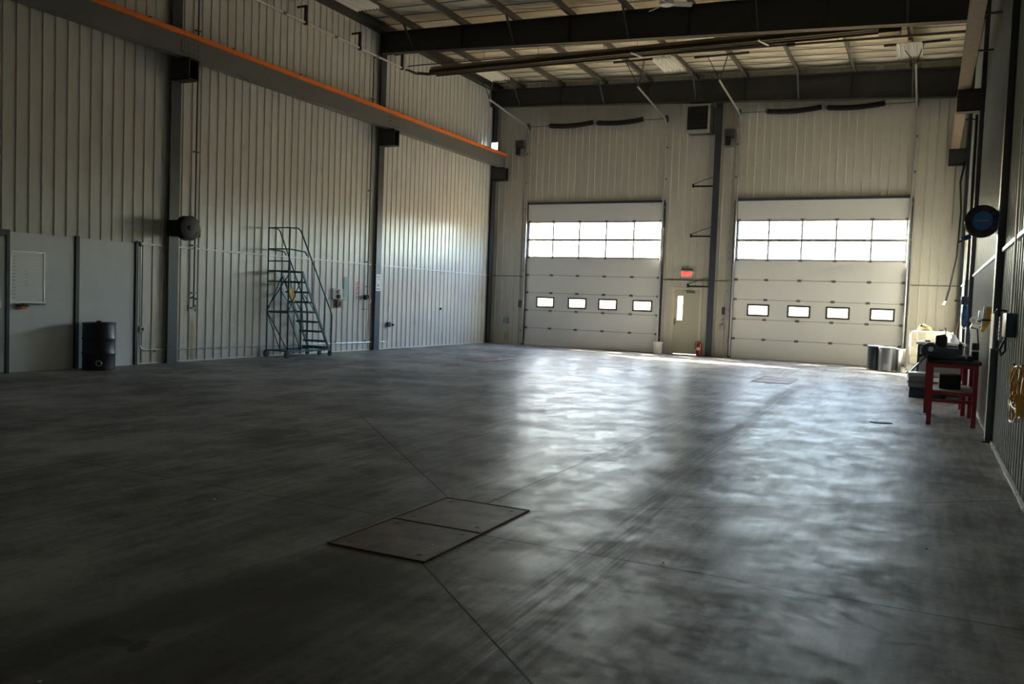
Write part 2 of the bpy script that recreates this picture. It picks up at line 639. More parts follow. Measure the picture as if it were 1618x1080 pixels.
# ---------------------------------------------------------------- floor, walls, roof
struct('floor', box(B(), XL - .2, XR + .2, YF - .2, YB + .25, -.15, 0), 'floor', label='worn grey sealed concrete floor with saw-cut joints', cat='floor')

RIB = .238
def profile(a, b_, edges=()):
    """(along, depth) points of the ribbed liner"""
    pts = []
    s = a
    while s < b_:
        for o_, d in ((0, 0), (.176, 0), (.186, .021), (.212, .021), (.222, 0)):
            if s + o_ < b_:
                pts.append((s + o_, d))
        s += RIB
    pts.append((b_, 0))
    def dep(x):
        for (p, d), (q, e) in zip(pts, pts[1:]):
            if p <= x <= q:
                return d + (e - d) * (x - p) / max(q - p, 1e-6)
        return 0
    for e_ in edges:
        pts.append((e_, dep(e_)))
    return sorted(set(pts))

def ribbed(fn, a, b_, ztop, holes=(), seam=2.39):
    """fn(along, depth, z) -> point; ztop(along) -> height; holes: (a0, a1, z0, z1)"""
    bm = B()
    edges = [e for h in holes for e in h[:2]]
    pr = profile(a, b_, edges)
    for (p, d), (q, e) in zip(pr, pr[1:]):
        if q - p < 1e-5:
            continue
        mid = (p + q) / 2
        iv = [(0, None)]
        for h0, h1, z0, z1 in holes:
            if h0 < mid < h1:
                new = []
                for lo, hi in iv:
                    if z0 > lo:
                        new.append((lo, z0))
                    new.append((z1, hi))
                iv = new
        for lo, hi in iv:
            zp = ztop(p) if hi is None else hi
            zq = ztop(q) if hi is None else hi
            vs = [bm.verts.new(fn(p, d, lo)), bm.verts.new(fn(q, e, lo)), bm.verts.new(fn(q, e, zq)), bm.verts.new(fn(p, d, zp))]
            bm.faces.new(vs)
    bmesh.ops.remove_doubles(bm, verts=bm.verts, dist=1e-5)
    return bm

def roofz(x):                      # underside of the roof insulation
    return 9.06 - .030 * (x - XL)

def ribwall(name, fn, a, b_, ztop, holes, material, label):
    bm = ribbed(fn, a, b_, ztop, holes)
    # keep the winding consistent without closing the sheet
    return struct(name, bm, material, smooth=False, label=label, cat='wall')

ribwall('wall_left', lambda s, d, z: (XL + d, s, z), YF, YB, lambda s: roofz(XL) + .1, (), 'liner', 'tall off-white ribbed steel wall on the left')
ribwall('wall_right', lambda s, d, z: (XR - d, s, z), YF, YB, lambda s: roofz(XR) + .1, (), 'linerr', 'ribbed steel wall close on the right side')
back_holes = ((D1[0], D1[1], 0, DH), (D2[0], D2[1], 0, DH), (PD[0], PD[1], 0, PD[2]))
ribwall('wall_back', lambda s, d, z: (s, YB - d, z), XL, XR, lambda s: roofz(s) + .1, back_holes, 'linerb', 'tan ribbed steel wall holding the two overhead doors')
ribwall('wall_front', lambda s, d, z: (s, YF + d, z), XL, XR, lambda s: roofz(s) + .1, (), 'linerb', 'ribbed steel wall behind the viewer')

# outer skins give the shell real thickness
bm = B()
box(bm, XL - .2, XL - .03, YF - .2, YB + .2, 0, 9.3)
struct('wall_left_outer', bm, 'greydoor')
bm = B()
box(bm, XR + .03, XR + .2, YF - .2, YB + .2, 0, 9.3)
struct('wall_right_outer', bm, 'greydoor')
bm = B()
box(bm, XL - .2, XR + .2, YF - .2, YF - .03, 0, 9.3)
struct('wall_front_outer', bm, 'greydoor')
bm = B()
y0, y1 = YB + .03, YB + .12
for x0, x1, z0, z1 in ((XL - .2, D1[0], 0, 9.3), (D1[0], D1[1], DH, 9.3), (D1[1], PD[0], 0, 9.3), (PD[0], PD[1], PD[2], 9.3),
                       (PD[1], D2[0], 0, 9.3), (D2[0], D2[1], DH, 9.3), (D2[1], XR + .2, 0, 9.3)):
    box(bm, x0, x1, y0, y1, z0, z1)
struct('wall_back_outer', bm, 'greydoor')

# roof: insulation sagging between the purlins
PX = [-12.93 + 1.52 * i for i in range(9)]
bm = B()
xs = []
lim = [XL - .2] + PX + [XR + .2]
for a, b_ in zip(lim, lim[1:]):
    for k in range(6):
        xs.append((a + (b_ - a) * k / 6, k / 6))
xs.append((XR + .2, 0))
ys = [YF - .2 + .3 * i for i in range(int((YB + .4 - YF) / .3) + 2)]
grid = []
for y in ys:
    row = []
    for x, t_ in xs:
        ph = (y / .6) % 1
        sag = .10 * math.sin(PI * t_) * (.7 + .3 * math.sin(2 * PI * ph)) + random.uniform(-.006, .006)
        row.append(bm.verts.new((x, y, roofz(x) + .02 - sag)))
    grid.append(row)
for A, C in zip(grid, grid[1:]):
    for k in range(len(A) - 1):
        bm.faces.new((A[k], A[k + 1], C[k + 1], C[k]))
ceil = struct('ceiling', bm, 'insul', label='white vinyl-faced roof insulation sagging between purlins', cat='ceiling')
bm = B()
beam(bm, (XL - .4, (YF + YB) / 2, roofz(XL - .4) + .25), (XR + .4, (YF + YB) / 2, roofz(XR + .4) + .25), YB - YF + .8, .08, up=(0, 0, 1))
struct('ceiling_outer', bm, 'greydoor')
for i in range(20):                                        # banding that holds the insulation up
    y = 14.9 + .6 * i
    bm = B()
    beam(bm, (XL + .1, y, roofz(XL) - .075), (XR - .1, y, roofz(XR) - .075), .045, .008)
    obj('insulation_strap', bm, 'darkgrey', ceil, label='thin dark strap' if i == 0 else None)

# trim: white seam strip along the walls, base strip at the right wall
bm = box(B(), XL + .022, XL + .042, 11.75, YB, 2.37, 2.405)
struct('trim_1', bm, 'whitetrim', label='thin white seam strip along the left wall', cat='trim')
bm = B()
for a, b_ in ((XL, D1[0] - .1), (D1[1] + .12, D2[0] - .12), (D2[1] + .12, XR)):
    box(bm, a, b_, YB - .04, YB - .022, 2.375, 2.40)
struct('trim_2', bm, 'darkgrey', label='dark seam line along the back wall', cat='trim')
bm = box(B(), XR - .05, XR - .022, YF, YB, 2.36, 2.40)
struct('trim_3', bm, 'whitetrim', label='white seam strip along the right wall', cat='trim')
bm = B()
y = YF
while y < YB - .05:
    l_ = random.uniform(.15, .5)
    box(bm, XR - .04 - random.uniform(0, .012), XR - .02, y, min(y + l_, YB), 0, .022 + random.uniform(0, .01))
    y += l_
struct('baseboard_right', bm, 'white', label='white caulked strip at the foot of the right wall', cat='baseboard')
bm = box(B(), XL + .0, XL + .035, 11.75, YB, 0, .03)
struct('baseboard_left', bm, 'board', label='pale strip at the foot of the left wall', cat='baseboard')
# eave struts
bm = B(); box(bm, XL + .0, XL + .25, YF, YB - .02, roofz(XL) - .30, roofz(XL) - .09)
struct('trim_4', bm, 'rafter', label='dark steel eave strut along the top of the left wall', cat='trim')
bm = B(); box(bm, XR - .2, XR, YF, YB - .02, roofz(XR) - .30, roofz(XR) - .09)
struct('trim_5', bm, 'rafter', label='dark steel eave strut along the top of the right wall', cat='trim')

# ---------------------------------------------------------------- columns, rafters, purlins, runways
FL, FR = XL + .13, XR - .10     # inner faces of the columns
def column(x0, x1, y, top, label, bracket=None, wd=.25, material='column'):
    t = thing('steel_column', label, 'column', ((x0 + x1) / 2, y, 0))
    bm = B()
    sgn = 1 if x1 > -7 else -1
    inner = x1 if sgn < 0 else x0
    outer = x0 if sgn < 0 else x1
    d = .02 if inner > outer else -.02
    box(bm, min(inner, inner - d), max(inner, inner - d), y - wd / 2, y + wd / 2, 0, top)
    box(bm, min(inner - d, outer), max(inner - d, outer), y - .012, y + .012, 0, top)
    if sgn > 0:   # closed near side of the right hand columns
        box(bm, min(inner - d, outer), max(inner - d, outer), y - wd / 2 + .01, y - wd / 2 + .03, 0, top)
    obj('shaft', bm, material, t, smooth=False)
    bm = B()
    box(bm, min(inner + d * 1.5, outer), max(inner + d * 1.5, outer), y - wd / 2 - .02, y + wd / 2 + .02, 0, .02)
    obj('base_plate', bm, 'darkgrey', t)
    if bracket:
        bx, z0, z1 = bracket
        bm = B()
        a, b_ = min(inner, bx), max(inner, bx)
        box(bm, a, b_, y - .13, y + .13, z1 - .025, z1)
        box(bm, a, b_, y - .13, y - .105, z0, z1)
        box(bm, a, b_, y + .105, y + .13, z0, z1)
        box(bm, a, b_, y - .13, y + .13, z0, z0 + .02)
        obj('bracket', bm, 'rafter', t, smooth=False)
    return t
RT = lambda x: roofz(x) - .28
column(XL, FL, 12.55, RT(XL), 'dark blue-grey steel column behind the black hose reel', (-13.42, 5.70, 6.12))
column(XL, FL, 19.75, RT(XL), 'dark steel column with a white notice, beyond the rolling stair', (-13.42, 5.68, 6.12))
column(XL, FL, 26.55, RT(XL), 'dark steel column in the far left corner under the lit lamp', (-13.42, 5.68, 6.12))
column(XL, FL, 5.35, RT(XL), 'dark steel column on the left wall, nearest the viewer', (-13.42, 5.70, 6.12))
column(FR, XR, 12.1, RT(XR), 'navy steel column on the right wall carrying the blue hose reel', (.28, 5.72, 6.14), wd=.22)
column(FR, XR, 19.7, RT(XR), 'dark steel column on the right wall behind the red benches', (.30, 5.70, 6.14), wd=.22)
column(FR, XR, 26.5, RT(XR), 'dark steel column in the far right corner above the tank', (.28, 5.70, 6.14), wd=.22)
column(FR, XR, 5.0, RT(XR), 'dark steel column on the right wall, nearest the viewer', (.28, 5.72, 6.14), wd=.22)
t = thing('steel_column', 'blue-grey steel column between the walk door and the right overhead door', 'column', (-6.14, YB - .12, 0))
bm = B()
box(bm, -6.24, -6.04, YB - .17, YB - .15, 0, 8.1)
box(bm, -6.152, -6.128, YB - .15, YB - .02, 0, 8.1)
obj('shaft', bm, 'column', t, smooth=False)
obj('base_plate', box(B(), -6.27, -6.01, YB - .2, YB - .02, 0, .02), 'darkgrey', t)

def rafter(y, label, braces=True):
    t = thing('roof_rafter', label, 'beam', (-6.6, y, 7.5))
    zb = lambda x: 8.20 - .047 * (x + 13.9)
    zt = lambda x: roofz(x) - .285
    bm = B()
    xa, xb = XL + .02, XR - .02
    prism(bm, [(xa, zb(xa)), (xb, zb(xb)), (xb, zt(xb)), (xa, zt(xa))], 'Y', y - .006, y + .006)
    obj('web', bm, 'rafter', t, smooth=False)
    for nm, f_, s in (('bottom_flange', zb, 1), ('top_flange', zt, -1)):
        bm = B()
        beam(bm, (xa, y, f_(xa) + s * .01), (xb, y, f_(xb) + s * .01), .22, .016)
        obj(nm, bm, 'rafter', t)
    for x in [-11.4, -8.35, -5.35, -2.35]:
        bm = box(B(), x - .006, x + .006, y - .09, y + .09, zb(x) + .02, zt(x) - .01)
        obj('stiffener', bm, 'rafter', t)
    if braces:
        for i in (0, 2, 4, 6, 8):
            x = PX[i]
            bm = B()
            beam(bm, (x + .05, y - .60, roofz(x) - .27), (x + .05, y - .05, zb(x) + .04), .045, .045)
            obj('brace', bm, 'darkgrey', t)
    return t
rafter(26.35, 'deep dark steel rafter along the top of the back wall')
rafter(19.7, 'deep black steel rafter crossing the middle of the roof')
rafter(12.55, 'dark steel rafter crossing above the black hose reel, nearest')

for i, x in enumerate(PX):
    z1 = roofz(x) - .08
    z0 = z1 - .20
    bm = B()
    prism(bm, [(x - .006, z0), (x + .006, z0), (x + .006, z1), (x - .006, z1)], 'Y', YF, YB - .04)
    prism(bm, [(x - .006, z0), (x + .07, z0), (x + .07, z0 + .012), (x - .006, z0 + .012)], 'Y', YF, YB - .04)
    prism(bm, [(x - .07, z1 - .012), (x + .006, z1 - .012), (x + .006, z1), (x - .07, z1)], 'Y', YF, YB - .04)
    tag(obj('roof_purlin', bm, 'purlin', smooth=False), 'grey roof purlin running front to back, %s one from the left wall' % ORD[i], 'purlin')

def runway(xc, label, orange, y0, y1, bottom='runway'):
    t = thing('crane_runway_beam', label, 'beam', (xc, (y0 + y1) / 2, 6.13))
    bm = B()
    for z0, z1, wd in ((6.13, 6.15, .21), (6.15, 6.49, .014), (6.49, 6.51, .21)):
        box(bm, xc - wd / 2, xc + wd / 2, y0, y1, z0, z1)
    obj('beam', bm, bottom, t, smooth=False)
    return t
t = runway(-13.63, 'long grey crane runway beam with orange bar along the left wall', True, YF + .1, 26.6)
obj('side_channel', box(B(), -13.53, -13.515, YF + .1, 26.6, 6.14, 6.52), 'runway', t)
bm = B()
box(bm, -13.535, -13.45, YF + .1, 26.6, 6.52, 6.615, .008)
obj('conductor_bar', bm, 'orange', t, label='orange conductor bar')
for k in range(14):
    y = -3.5 + 2.15 * k
    obj('bar_clip', box(B(), -13.55, -13.50, y - .03, y + .03, 6.605, 6.65), 'black', t)
for y in (12.55, 19.75):
    bm = box(B(), -13.515, -13.505, y - .25, y + .25, 6.18, 6.46)
    for dy in (-.18, -.06, .06, .18):
        for z in (6.22, 6.32, 6.42):
            cyl(bm, (-13.505, y + dy, z), (-13.49, y + dy, z), .018, 6)
    obj('splice_plate', bm, 'runway', t)
t = runway(.425, 'crane runway beam high along the right wall seen from below', False, YF + .1, 26.6, 'rust')
obj('crane_rail', box(B(), .40, .45, YF + .1, 26.6, 6.51, 6.57), 'darkgrey', t)
for y in (15.5, 17.6, 21.5, 23.6):
    bm = B(); beam(bm, (.5, y, 6.35), (FR + .1, y, 6.35), .03, .03)
    obj('tie_bar', bm, 'darkgrey', t)

# ---------------------------------------------------------------- overhead doors
def overhead(n, a, b_, label):
    d = thing('door_%d' % n, label, 'door', ((a + b_) / 2, YB + .05, 0), kind='structure')
    y0, y1 = YB + .0, YB + .05
    s = DH / 8
    W = b_ - a
    for k in range(8):
        z0, z1 = k * s + .005, (k + 1) * s - .005
        if k in (5, 6):
            bm = B()
            n_ = 5
            pw = W / n_
            fr = .035
            box(bm, a, b_, y0, y1, z0, z0 + fr)
            box(bm, a, b_, y0, y1, z1 - fr, z1)
            for i in range(n_ + 1):
                x = a + i * pw
                if i == 0: box(bm, x, x + fr + .03, y0, y1, z0 + fr, z1 - fr)
                elif i == n_: box(bm, x - fr - .03, x, y0, y1, z0 + fr, z1 - fr)
                else: box(bm, x - .026, x + .026, y0 + .005, y1, z0 + fr, z1 - fr)
            sec = obj('door_section', bm, 'galvdull', d, smooth=False, label='full-glass door section')
            for i in range(n_):
                x0 = a + i * pw + (.065 if i == 0 else .02)
                x1 = a + (i + 1) * pw - (.065 if i == n_ - 1 else .02)
                obj('pane', box(B(), x0, x1, y0 + .024, y0 + .030, z0 + fr, z1 - fr), 'glass', sec)
        elif k == 2:
            bm = B()
            cx = [a + W * f for f in (.158, .405, .633, .883)]
            hw, za, zb = .30, 1.36, 1.66
            edges = [a] + [e for c in cx for e in (c - hw, c + hw)] + [b_]
            for i in range(0, len(edges), 2):
                box(bm, edges[i], edges[i + 1], y0, y1, z0, z1)
            for c in cx:
                box(bm, c - hw, c + hw, y0, y1, z0, za)
                box(bm, c - hw, c + hw, y0, y1, zb, z1)
            sec = obj('door_section', bm, 'doorskin', d, smooth=False)
            for c in cx:
                bm = B()
                g = .035
                box(bm, c - hw - g, c + hw + g, y0 - .012, y0 - .001, za - g, za + g / 2)
                box(bm, c - hw - g, c + hw + g, y0 - .012, y0 - .001, zb - g / 2, zb + g)
                box(bm, c - hw - g, c - hw + g / 2, y0 - .012, y0 - .001, za + g / 2, zb - g / 2)
                box(bm, c + hw - g / 2, c + hw + g, y0 - .012, y0 - .001, za + g / 2, zb - g / 2)
                obj('window_gasket', bm, 'gasket', sec)
                obj('pane', box(B(), c - hw, c + hw, y0 + .02, y0 + .026, za, zb), 'glass', sec)
        else:
            bm = B()
            box(bm, a, b_, y0, y1, z0, z1)
            # faint pressed grooves
            for zz in (z0 + .006, z1 - .016):
                box(bm, a + .02, b_ - .02, y0 - .004, y0 + .002, zz, zz + .01)
            sec = obj('door_section', bm, 'doorskin', d, smooth=False)
        if k < 7:
            for i in range(6):
                x = a + .05 if i == 0 else (b_ - .05 if i == 5 else a + i * W / 5)
                z = (k + 1) * s
                bm = B()
                box(bm, x - .055, x + .055, y0 - .018, y0 - .001, z - .035, z + .035)
                cyl(bm, (x - .06, y0 - .022, z), (x + .06, y0 - .022, z), .014, 8)
                obj('hinge', bm, 'hinge', d)
    bm = B()
    for k in range(1, 8):
        box(bm, a, b_, y1 + .001, y1 + .006, k * s - .02, k * s + .02)
    box(bm, a, b_, y0 + .01, y1 + .01, -.01, .006)
    obj('weather_strip', bm, 'gasket', d, smooth=False)
    # head and jamb angles, vertical tracks
    obj('header_seal', box(B(), a - .06, b_ + .06, YB - .10, YB - .025, DH - .02, DH + .055), 'column', d)
    for x, sg in ((a, -1), (b_, 1)):
        bm = B()
        box(bm, min(x, x + sg * .09), max(x, x + sg * .09), YB - .06, YB - .02, 0, DH)
        obj('jamb', bm, 'column', d)
        bm = B()
        tx = x + sg * .02
        tube(bm, [(tx, YB - .13, .05), (tx, YB - .13, 7.15)] + [(tx, YB - .13 - .35 * (1 - math.cos(q)), 7.15 + .35 * math.sin(q)) for q in (.3, .7, 1.1, 1.45)]
             + [(tx, 23.6, 7.78)], .028, 8)
        tr = obj('track', bm, 'galv', d)
        for z in (.5, 1.5, 2.6, 3.7, 4.7, 5.6, 6.6):
            obj('track_bracket', box(B(), min(tx, tx + sg * .08), max(tx, tx + sg * .08), YB - .12, YB - .025, z - .03, z + .03), 'hinge', tr)
    return d
overhead(1, D1[0], D1[1], 'left overhead sectional door, the more shaded cream one')
overhead(2, D2[0], D2[1], 'right overhead sectional door with drums at its foot')

for (a, b_, lab, z) in ((D1[0], D1[1], 'left', 7.50), (D2[0], D2[1], 'right', 7.53)):
    t = thing('torsion_spring_shaft', 'steel shaft with two black coil springs above the %s overhead door' % lab, 'door spring', ((a + b_) / 2, YB - .18, z))
    bm = B(); cyl(bm, (a - .1, YB - .18, z), (b_ + .1, YB - .18, z), .014, 8)
    obj('shaft', bm, 'hinge', t)
    for c, s in ((a + 1.55, 1), (a + 3.27, 1)):
        bm = B()
        pts, rad = [], []
        for i in range(97):
            q = i / 96
            zz = z - .055 * (1 - (2 * q - 1) ** 2) + (.03 * q if s > 0 else 0)
            pts.append((c - .78 + 1.56 * q, YB - .18, zz))
            rad.append(.088 if i % 2 else .070)
        tube(bm, pts, rad, 12)
        obj('coil_spring', bm, 'black', t)
        obj('winding_cone', cyl(B(), (c - .84, YB - .18, z), (c - .76, YB - .18, z), .06, 12), 'hinge', t)
    for x in (a - .04, b_ + .04):
        bm = B(); lathe(bm, [(.10, -.03), (.12, -.02), (.09, 0), (.12, .02), (.10, .03)], (x, YB - .18, z), 'X', 18)
        obj('cable_drum', bm, 'darkgrey', t)
        obj('end_plate', box(B(), x - .05, x - .035, YB - .24, YB - .02, z - .45, z + .12), 'galvdull', t)
    bm = B(); box(bm, a + 2.37, a + 2.42, YB - .24, YB - .02, z - .09, z + .09)
    obj('centre_bracket', bm, 'galvdull', t)

# hangers for the sloping tracks
for (a, b_, lab) in ((D1[0], D1[1], 'left'), (D2[0], D2[1], 'right')):
    for x, side in ((a, 'left'), (b_, 'right')):
        t = thing('track_hanger', 'thin steel rods holding the %s track of the %s overhead door' % (side, lab), 'hanger', (x, 23.7, 7.8))
        zr = roofz(x) - .34
        sg = -1 if side == 'left' else 1
        bm = B(); beam(bm, (max(XL + .1, x - .75), 23.62, zr), (min(XR - .12, x + .75), 23.62, zr), .05, .05)
        obj('hanger_bar', bm, 'rafter', t)
        for dx in (-.38, .18):
            bm = B(); beam(bm, (x + dx, 23.62, zr), (x + sg * .02, 23.66, 7.80), .02, .02)
            obj('rod', bm, 'darkgrey', t)

# walk door
d = thing('door_3', 'beige steel walk door with a narrow window under the exit sign', 'door', ((PD[0] + PD[1]) / 2, YB + .03, 0), kind='structure')
bm = B()
fr = .055
box(bm, PD[0] - .03, PD[0] + fr, YB - .045, YB + .10, 0, PD[2] + .03)
box(bm, PD[1] - fr, PD[1] + .03, YB - .045, YB + .10, 0, PD[2] + .03)
box(bm, PD[0] + fr, PD[1] - fr, YB - .045, YB + .10, PD[2] - .045, PD[2] + .03)
box(bm, PD[0] + fr, PD[1] - fr, YB + .04, YB + .10, PD[2] - .09, PD[2] - .045)
box(bm, PD[0] + fr, PD[0] + fr + .02, YB + .04, YB + .10, 0, PD[2] - .09)
box(bm, PD[1] - fr - .02, PD[1] - fr, YB + .04, YB + .10, 0, PD[2] - .09)
obj('door_frame', bm, 'walkframe', d, smooth=False)
bm = B()
wx0, wx1, wz0, wz1 = -7.23, -7.06, 1.10, 1.87
xa, xb, zt = PD[0] + fr, PD[1] - fr, PD[2] - .046
for x0, x1, z0, z1 in ((xa, wx0, .02, zt), (wx1, xb, .02, zt), (wx0, wx1, .02, wz0), (wx0, wx1, wz1, zt)):
    box(bm, x0, x1, YB - .01, YB + .035, z0, z1)
slab = obj('door_leaf', bm, 'walkdoor', d, smooth=False)
obj('pane', box(B(), wx0, wx1, YB + .01, YB + .016, wz0, wz1), 'glass', slab)
bm = B()
cyl(bm, (-7.30, YB - .01, 1.02), (-7.30, YB - .07, 1.02), .012)
beam(bm, (-7.30, YB - .07, 1.02), (-7.18, YB - .07, 1.02), .02, .02)
box(bm, -7.325, -7.275, YB - .02, YB - .008, .95, 1.15)
obj('lever_handle', bm, 'hinge', slab)
bm = box(B(), -6.95, -6.68, YB - .07, YB - .012, 1.97, 2.04)
beam(bm, (-6.72, YB - .09, 2.045), (-7.05, YB - .09, 2.06), .02, .015)
obj('door_closer', bm, 'hinge', slab)
obj('threshold', box(B(), PD[0], PD[1], YB - .04, YB + .12, 0, .015), 'galv', d)

# ---------------------------------------------------------------- things on the back wall
# exit sign
t = thing('exit_sign', 'lit red EXIT sign with lamp heads above the beige walk door', 'exit sign', (-6.95, YB - .06, 2.44))
bm = B(); prism(bm, [(-7.16, 2.63), (-7.16, 2.69), (-6.75, 2.69), (-6.75, 2.63), (-6.80, 2.46), (-7.11, 2.46)], 'Y', YB - .10, YB - .03)
obj('housing', bm, 'exitbox', t, smooth=False)
obj('top_cover', box(B(), -7.13, -6.78, YB - .11, YB - .03, 2.69, 2.73), 'darkgrey', t)
cu = bpy.data.curves.new('exit_text', 'FONT')
cu.body = 'EXIT'
cu.size = .17
cu.align_x = 'CENTER'
cu.align_y = 'CENTER'
cu.extrude = .004
cu.offset = .006
tmp = bpy.data.objects.new('exit_text', cu)
COL.objects.link(tmp)
bpy.context.view_layer.update()
me = bpy.data.meshes.new_from_object(tmp.evaluated_get(bpy.context.evaluated_depsgraph_get()))
bpy.data.objects.remove(tmp)
o = bpy.data.objects.new('letters', me)
me.materials.clear(); me.materials.append(M['exitred'])
COL.objects.link(o)
o.parent = t
o.rotation_euler = (PI / 2, 0, 0)
o.location = (0, -.045, .125)
o['label'] = 'glowing red EXIT letters'
for x, s in ((-7.17, -1), (-6.74, 1)):
    bm = B(); lathe(bm, [(.02, .03), (.05, 0), (.05, -.02)], (x, YB - .09, 2.60), 'Y', 16)
    obj('lamp_head', bm, 'exitbox', t)

# unit heater
t = thing('unit_heater', 'black louvred unit heater high up between the overhead doors', 'heater', (-6.72, YB - .45, 6.90))
x0, x1, y0, y1, z0, z1 = -7.05, -6.31, YB - .75, YB - .06, 6.93, 7.75
bm = B()
box(bm, x0, x1, y0 + .04, y1, z0, z1)
obj('cabinet', bm, 'darkgrey', t, smooth=False)
bm = B()
box(bm, x0 - .01, x0 + .05, y0, y0 + .05, z0, z1); box(bm, x1 - .05, x1 + .01, y0, y0 + .05, z0, z1)
box(bm, x0 - .02, x1 + .02, y0 - .01, y0 + .05, z0 - .05, z0 + .05); box(bm, x0, x1, y0, y0 + .05, z1 - .04, z1)
obj('front_frame', bm, 'galvdull', t, smooth=False)
bm = B()
for i in range(11):
    z = z0 + .10 + i * .062
    beam(bm, (x0 + .05, y0 + .03, z), (x1 - .05, y0 + .03, z), .05, .012, up=(0, .6, 1))
obj('louvres', bm, 'blackm', t, smooth=False)
bm = B()
for x in (x0 + .1, x1 - .1):
    cyl(bm, (x, y0 + .3, z1), (x, y0 + .3, 8.2), .012, 6)
bm.free()
for x in (x0 + .1, x1 - .1):
    obj('hanger_rod', cyl(B(), (x, y0 + .3, z1), (x, y0 + .3, 8.2), .012, 6), 'darkgrey', t)
obj('gas_pipe', tube(B(), [(x1 - .1, y0 + .2, z0 - .06), (x1 + .1, y0 + .2, z0 - .06), (x1 + .12, y1, z0 - .02)], .02, 8), 'pipe', t)

# three steel arms on the back column
arm = thing('bracket_arm', 'dark steel bracket arm on the back column, topmost of three', 'bracket', (-6.2, YB - .2, 5.3))
bm = B(); beam(bm, (-6.22, YB - .2, 5.32), (-6.86, YB - .24, 5.32), .06, .05)
obj('arm', bm, 'blackm', arm)
bm = B(); tube(bm, [(-6.22, YB - .2, 5.60), (-6.50, YB - .2, 5.52), (-6.80, YB - .22, 5.40), (-6.84, YB - .24, 5.33)], .012, 6)
obj('stay_rod', bm, 'darkgrey', arm)
bm = B(); cyl(bm, (-6.84, YB - .24, 5.28), (-6.84, YB - .24, 5.40), .035, 10)
obj('end_clamp', bm, 'blackm', arm)
dup(arm, (0, 0, -1.56), 'dark steel bracket arm on the back column, middle of three')
dup(arm, (-.02, 0, -3.13), 'dark steel bracket arm just above the walk door, lowest of three')

# door operators
def operator(x, z, label):
    t = thing('door_operator', label, 'door opener', (x, YB - .2, z))
    obj('gear_case', box(B(), x - .12, x + .14, YB - .32, YB - .03, z + .18, z + .42, .01), 'darkgrey', t)
    bm = B(); lathe(bm, [(.04, 0), (.09, .01), (.09, .28), (.05, .30)], (x - .02, YB - .28, z - .08), 'Z', 18)
    obj('motor', bm, 'blackm', t)
    bm = B(); lathe(bm, [(.10, 0), (.11, .02), (.10, .04)], (x + .15, YB - .18, z + .30), 'X', 18)
    obj('chain_wheel', bm, 'hinge', t)
    obj('mounting_plate', box(B(), x - .16, x + .17, YB - .04, YB - .02, z - .1, z + .5), 'galvdull', t)
    bm = B(); tube(bm, [(x + .17, YB - .15, z + .28), (x + .17, YB - .13, 1.2), (x + .21, YB - .13, 1.15), (x + .21, YB - .15, z + .28)], .008, 5)
    obj('chain', bm, 'hinge', t)
operator(-12.98, 6.62, 'black motor operator left of the left overhead door')
operator(-5.80, 6.62, 'black motor operator beside the right overhead door springs')

# control boxes
def wallbox(nm, x0, x1, z0, z1, dep, material, label, cat, extra=None):
    t = thing(nm, label, cat, ((x0 + x1) / 2, YB - .03, z0))
    obj('box', box(B(), x0, x1, YB - .03 - dep, YB - .022, z0, z1, .006), material, t)
    if extra: extra(t)
    return t
def pb(t):
    c = OFF[t.name]
    for k in range(3):
        bm = B(); cyl(bm, (c.x, YB - .10, c.z + .05 + k * .06), (c.x, YB - .12, c.z + .05 + k * .06), .018, 12)
        obj('push_button', bm, 'blackm', t)
wallbox('push_button_station', -12.87, -12.78, 1.30, 1.55, .07, 'darkgrey', 'dark push button station left of the left overhead door', 'switch', pb)
wallbox('push_button_station', -5.79, -5.70, 1.33, 1.56, .07, 'darkgrey', 'dark push button station left of the right overhead door', 'switch', pb)
def cond(t):
    bm = B(); tube(bm, [(-13.34, YB - .04, .86), (-13.34, YB - .04, 2.37)], .012, 6)
    obj('conduit', bm, 'conduit', t)
wallbox('junction_box', -13.44, -13.24, .72, .92, .09, 'green', 'grey-green junction box low in the far left corner', 'electrical box', cond)
tag(obj('junction_box', box(B(), -13.36, -13.27, YB - .10, YB - .022, .12, .42, .005), 'green'), 'narrow grey-green box near the floor in the far left corner', 'electrical box')
def cond2(t):
    bm = B(); tube(bm, [(-5.76, YB - .04, 1.02), (-5.67, YB - .04, 1.10), (-5.66, YB - .04, 1.25), (-5.66, YB - .04, 5.9)], .013, 6)
    obj('conduit', bm, 'conduit', t)
    bm = B(); tube(bm, [(-5.78, YB - .04, .88), (-5.84, YB - .04, .28)], .012, 6)
    obj('conduit', bm, 'conduit', t)
wallbox('outlet_box', -5.84, -5.69, .84, 1.02, .08, 'galvdull', 'grey outlet box left of the right overhead door', 'electrical box', cond2)
def lever(t):
    bm = B(); tube(bm, [(-5.79, YB - .10, 1.17), (-5.70, YB - .12, 1.21), (-5.68, YB - .12, 1.15)], .012, 6)
    obj('lever', bm, 'hinge', t)
wallbox('switch_box', -5.80, -5.71, 1.11, 1.19, .06, 'galvdull', 'small grey switch box under the right push button station', 'switch', lever)

# lit square lamp in the corner
t = thing('corner_lamp', 'small bright square lamp glowing over the end of the orange bar', 'lamp', (-13.75, 26.2, 6.70))
obj('housing', box(B(), -13.87, -13.63, 26.22, 26.32, 6.70, 6.95, .01), 'darkgrey', t)
obj('lens', box(B(), -13.865, -13.635, 26.205, 26.22, 6.705, 6.945), 'lamp', t, label='bright blue-white lens')
obj('arm', cyl(B(), (-13.85, 26.3, 6.75), (-13.92, 26.45, 6.75), .015, 8), 'darkgrey', t)

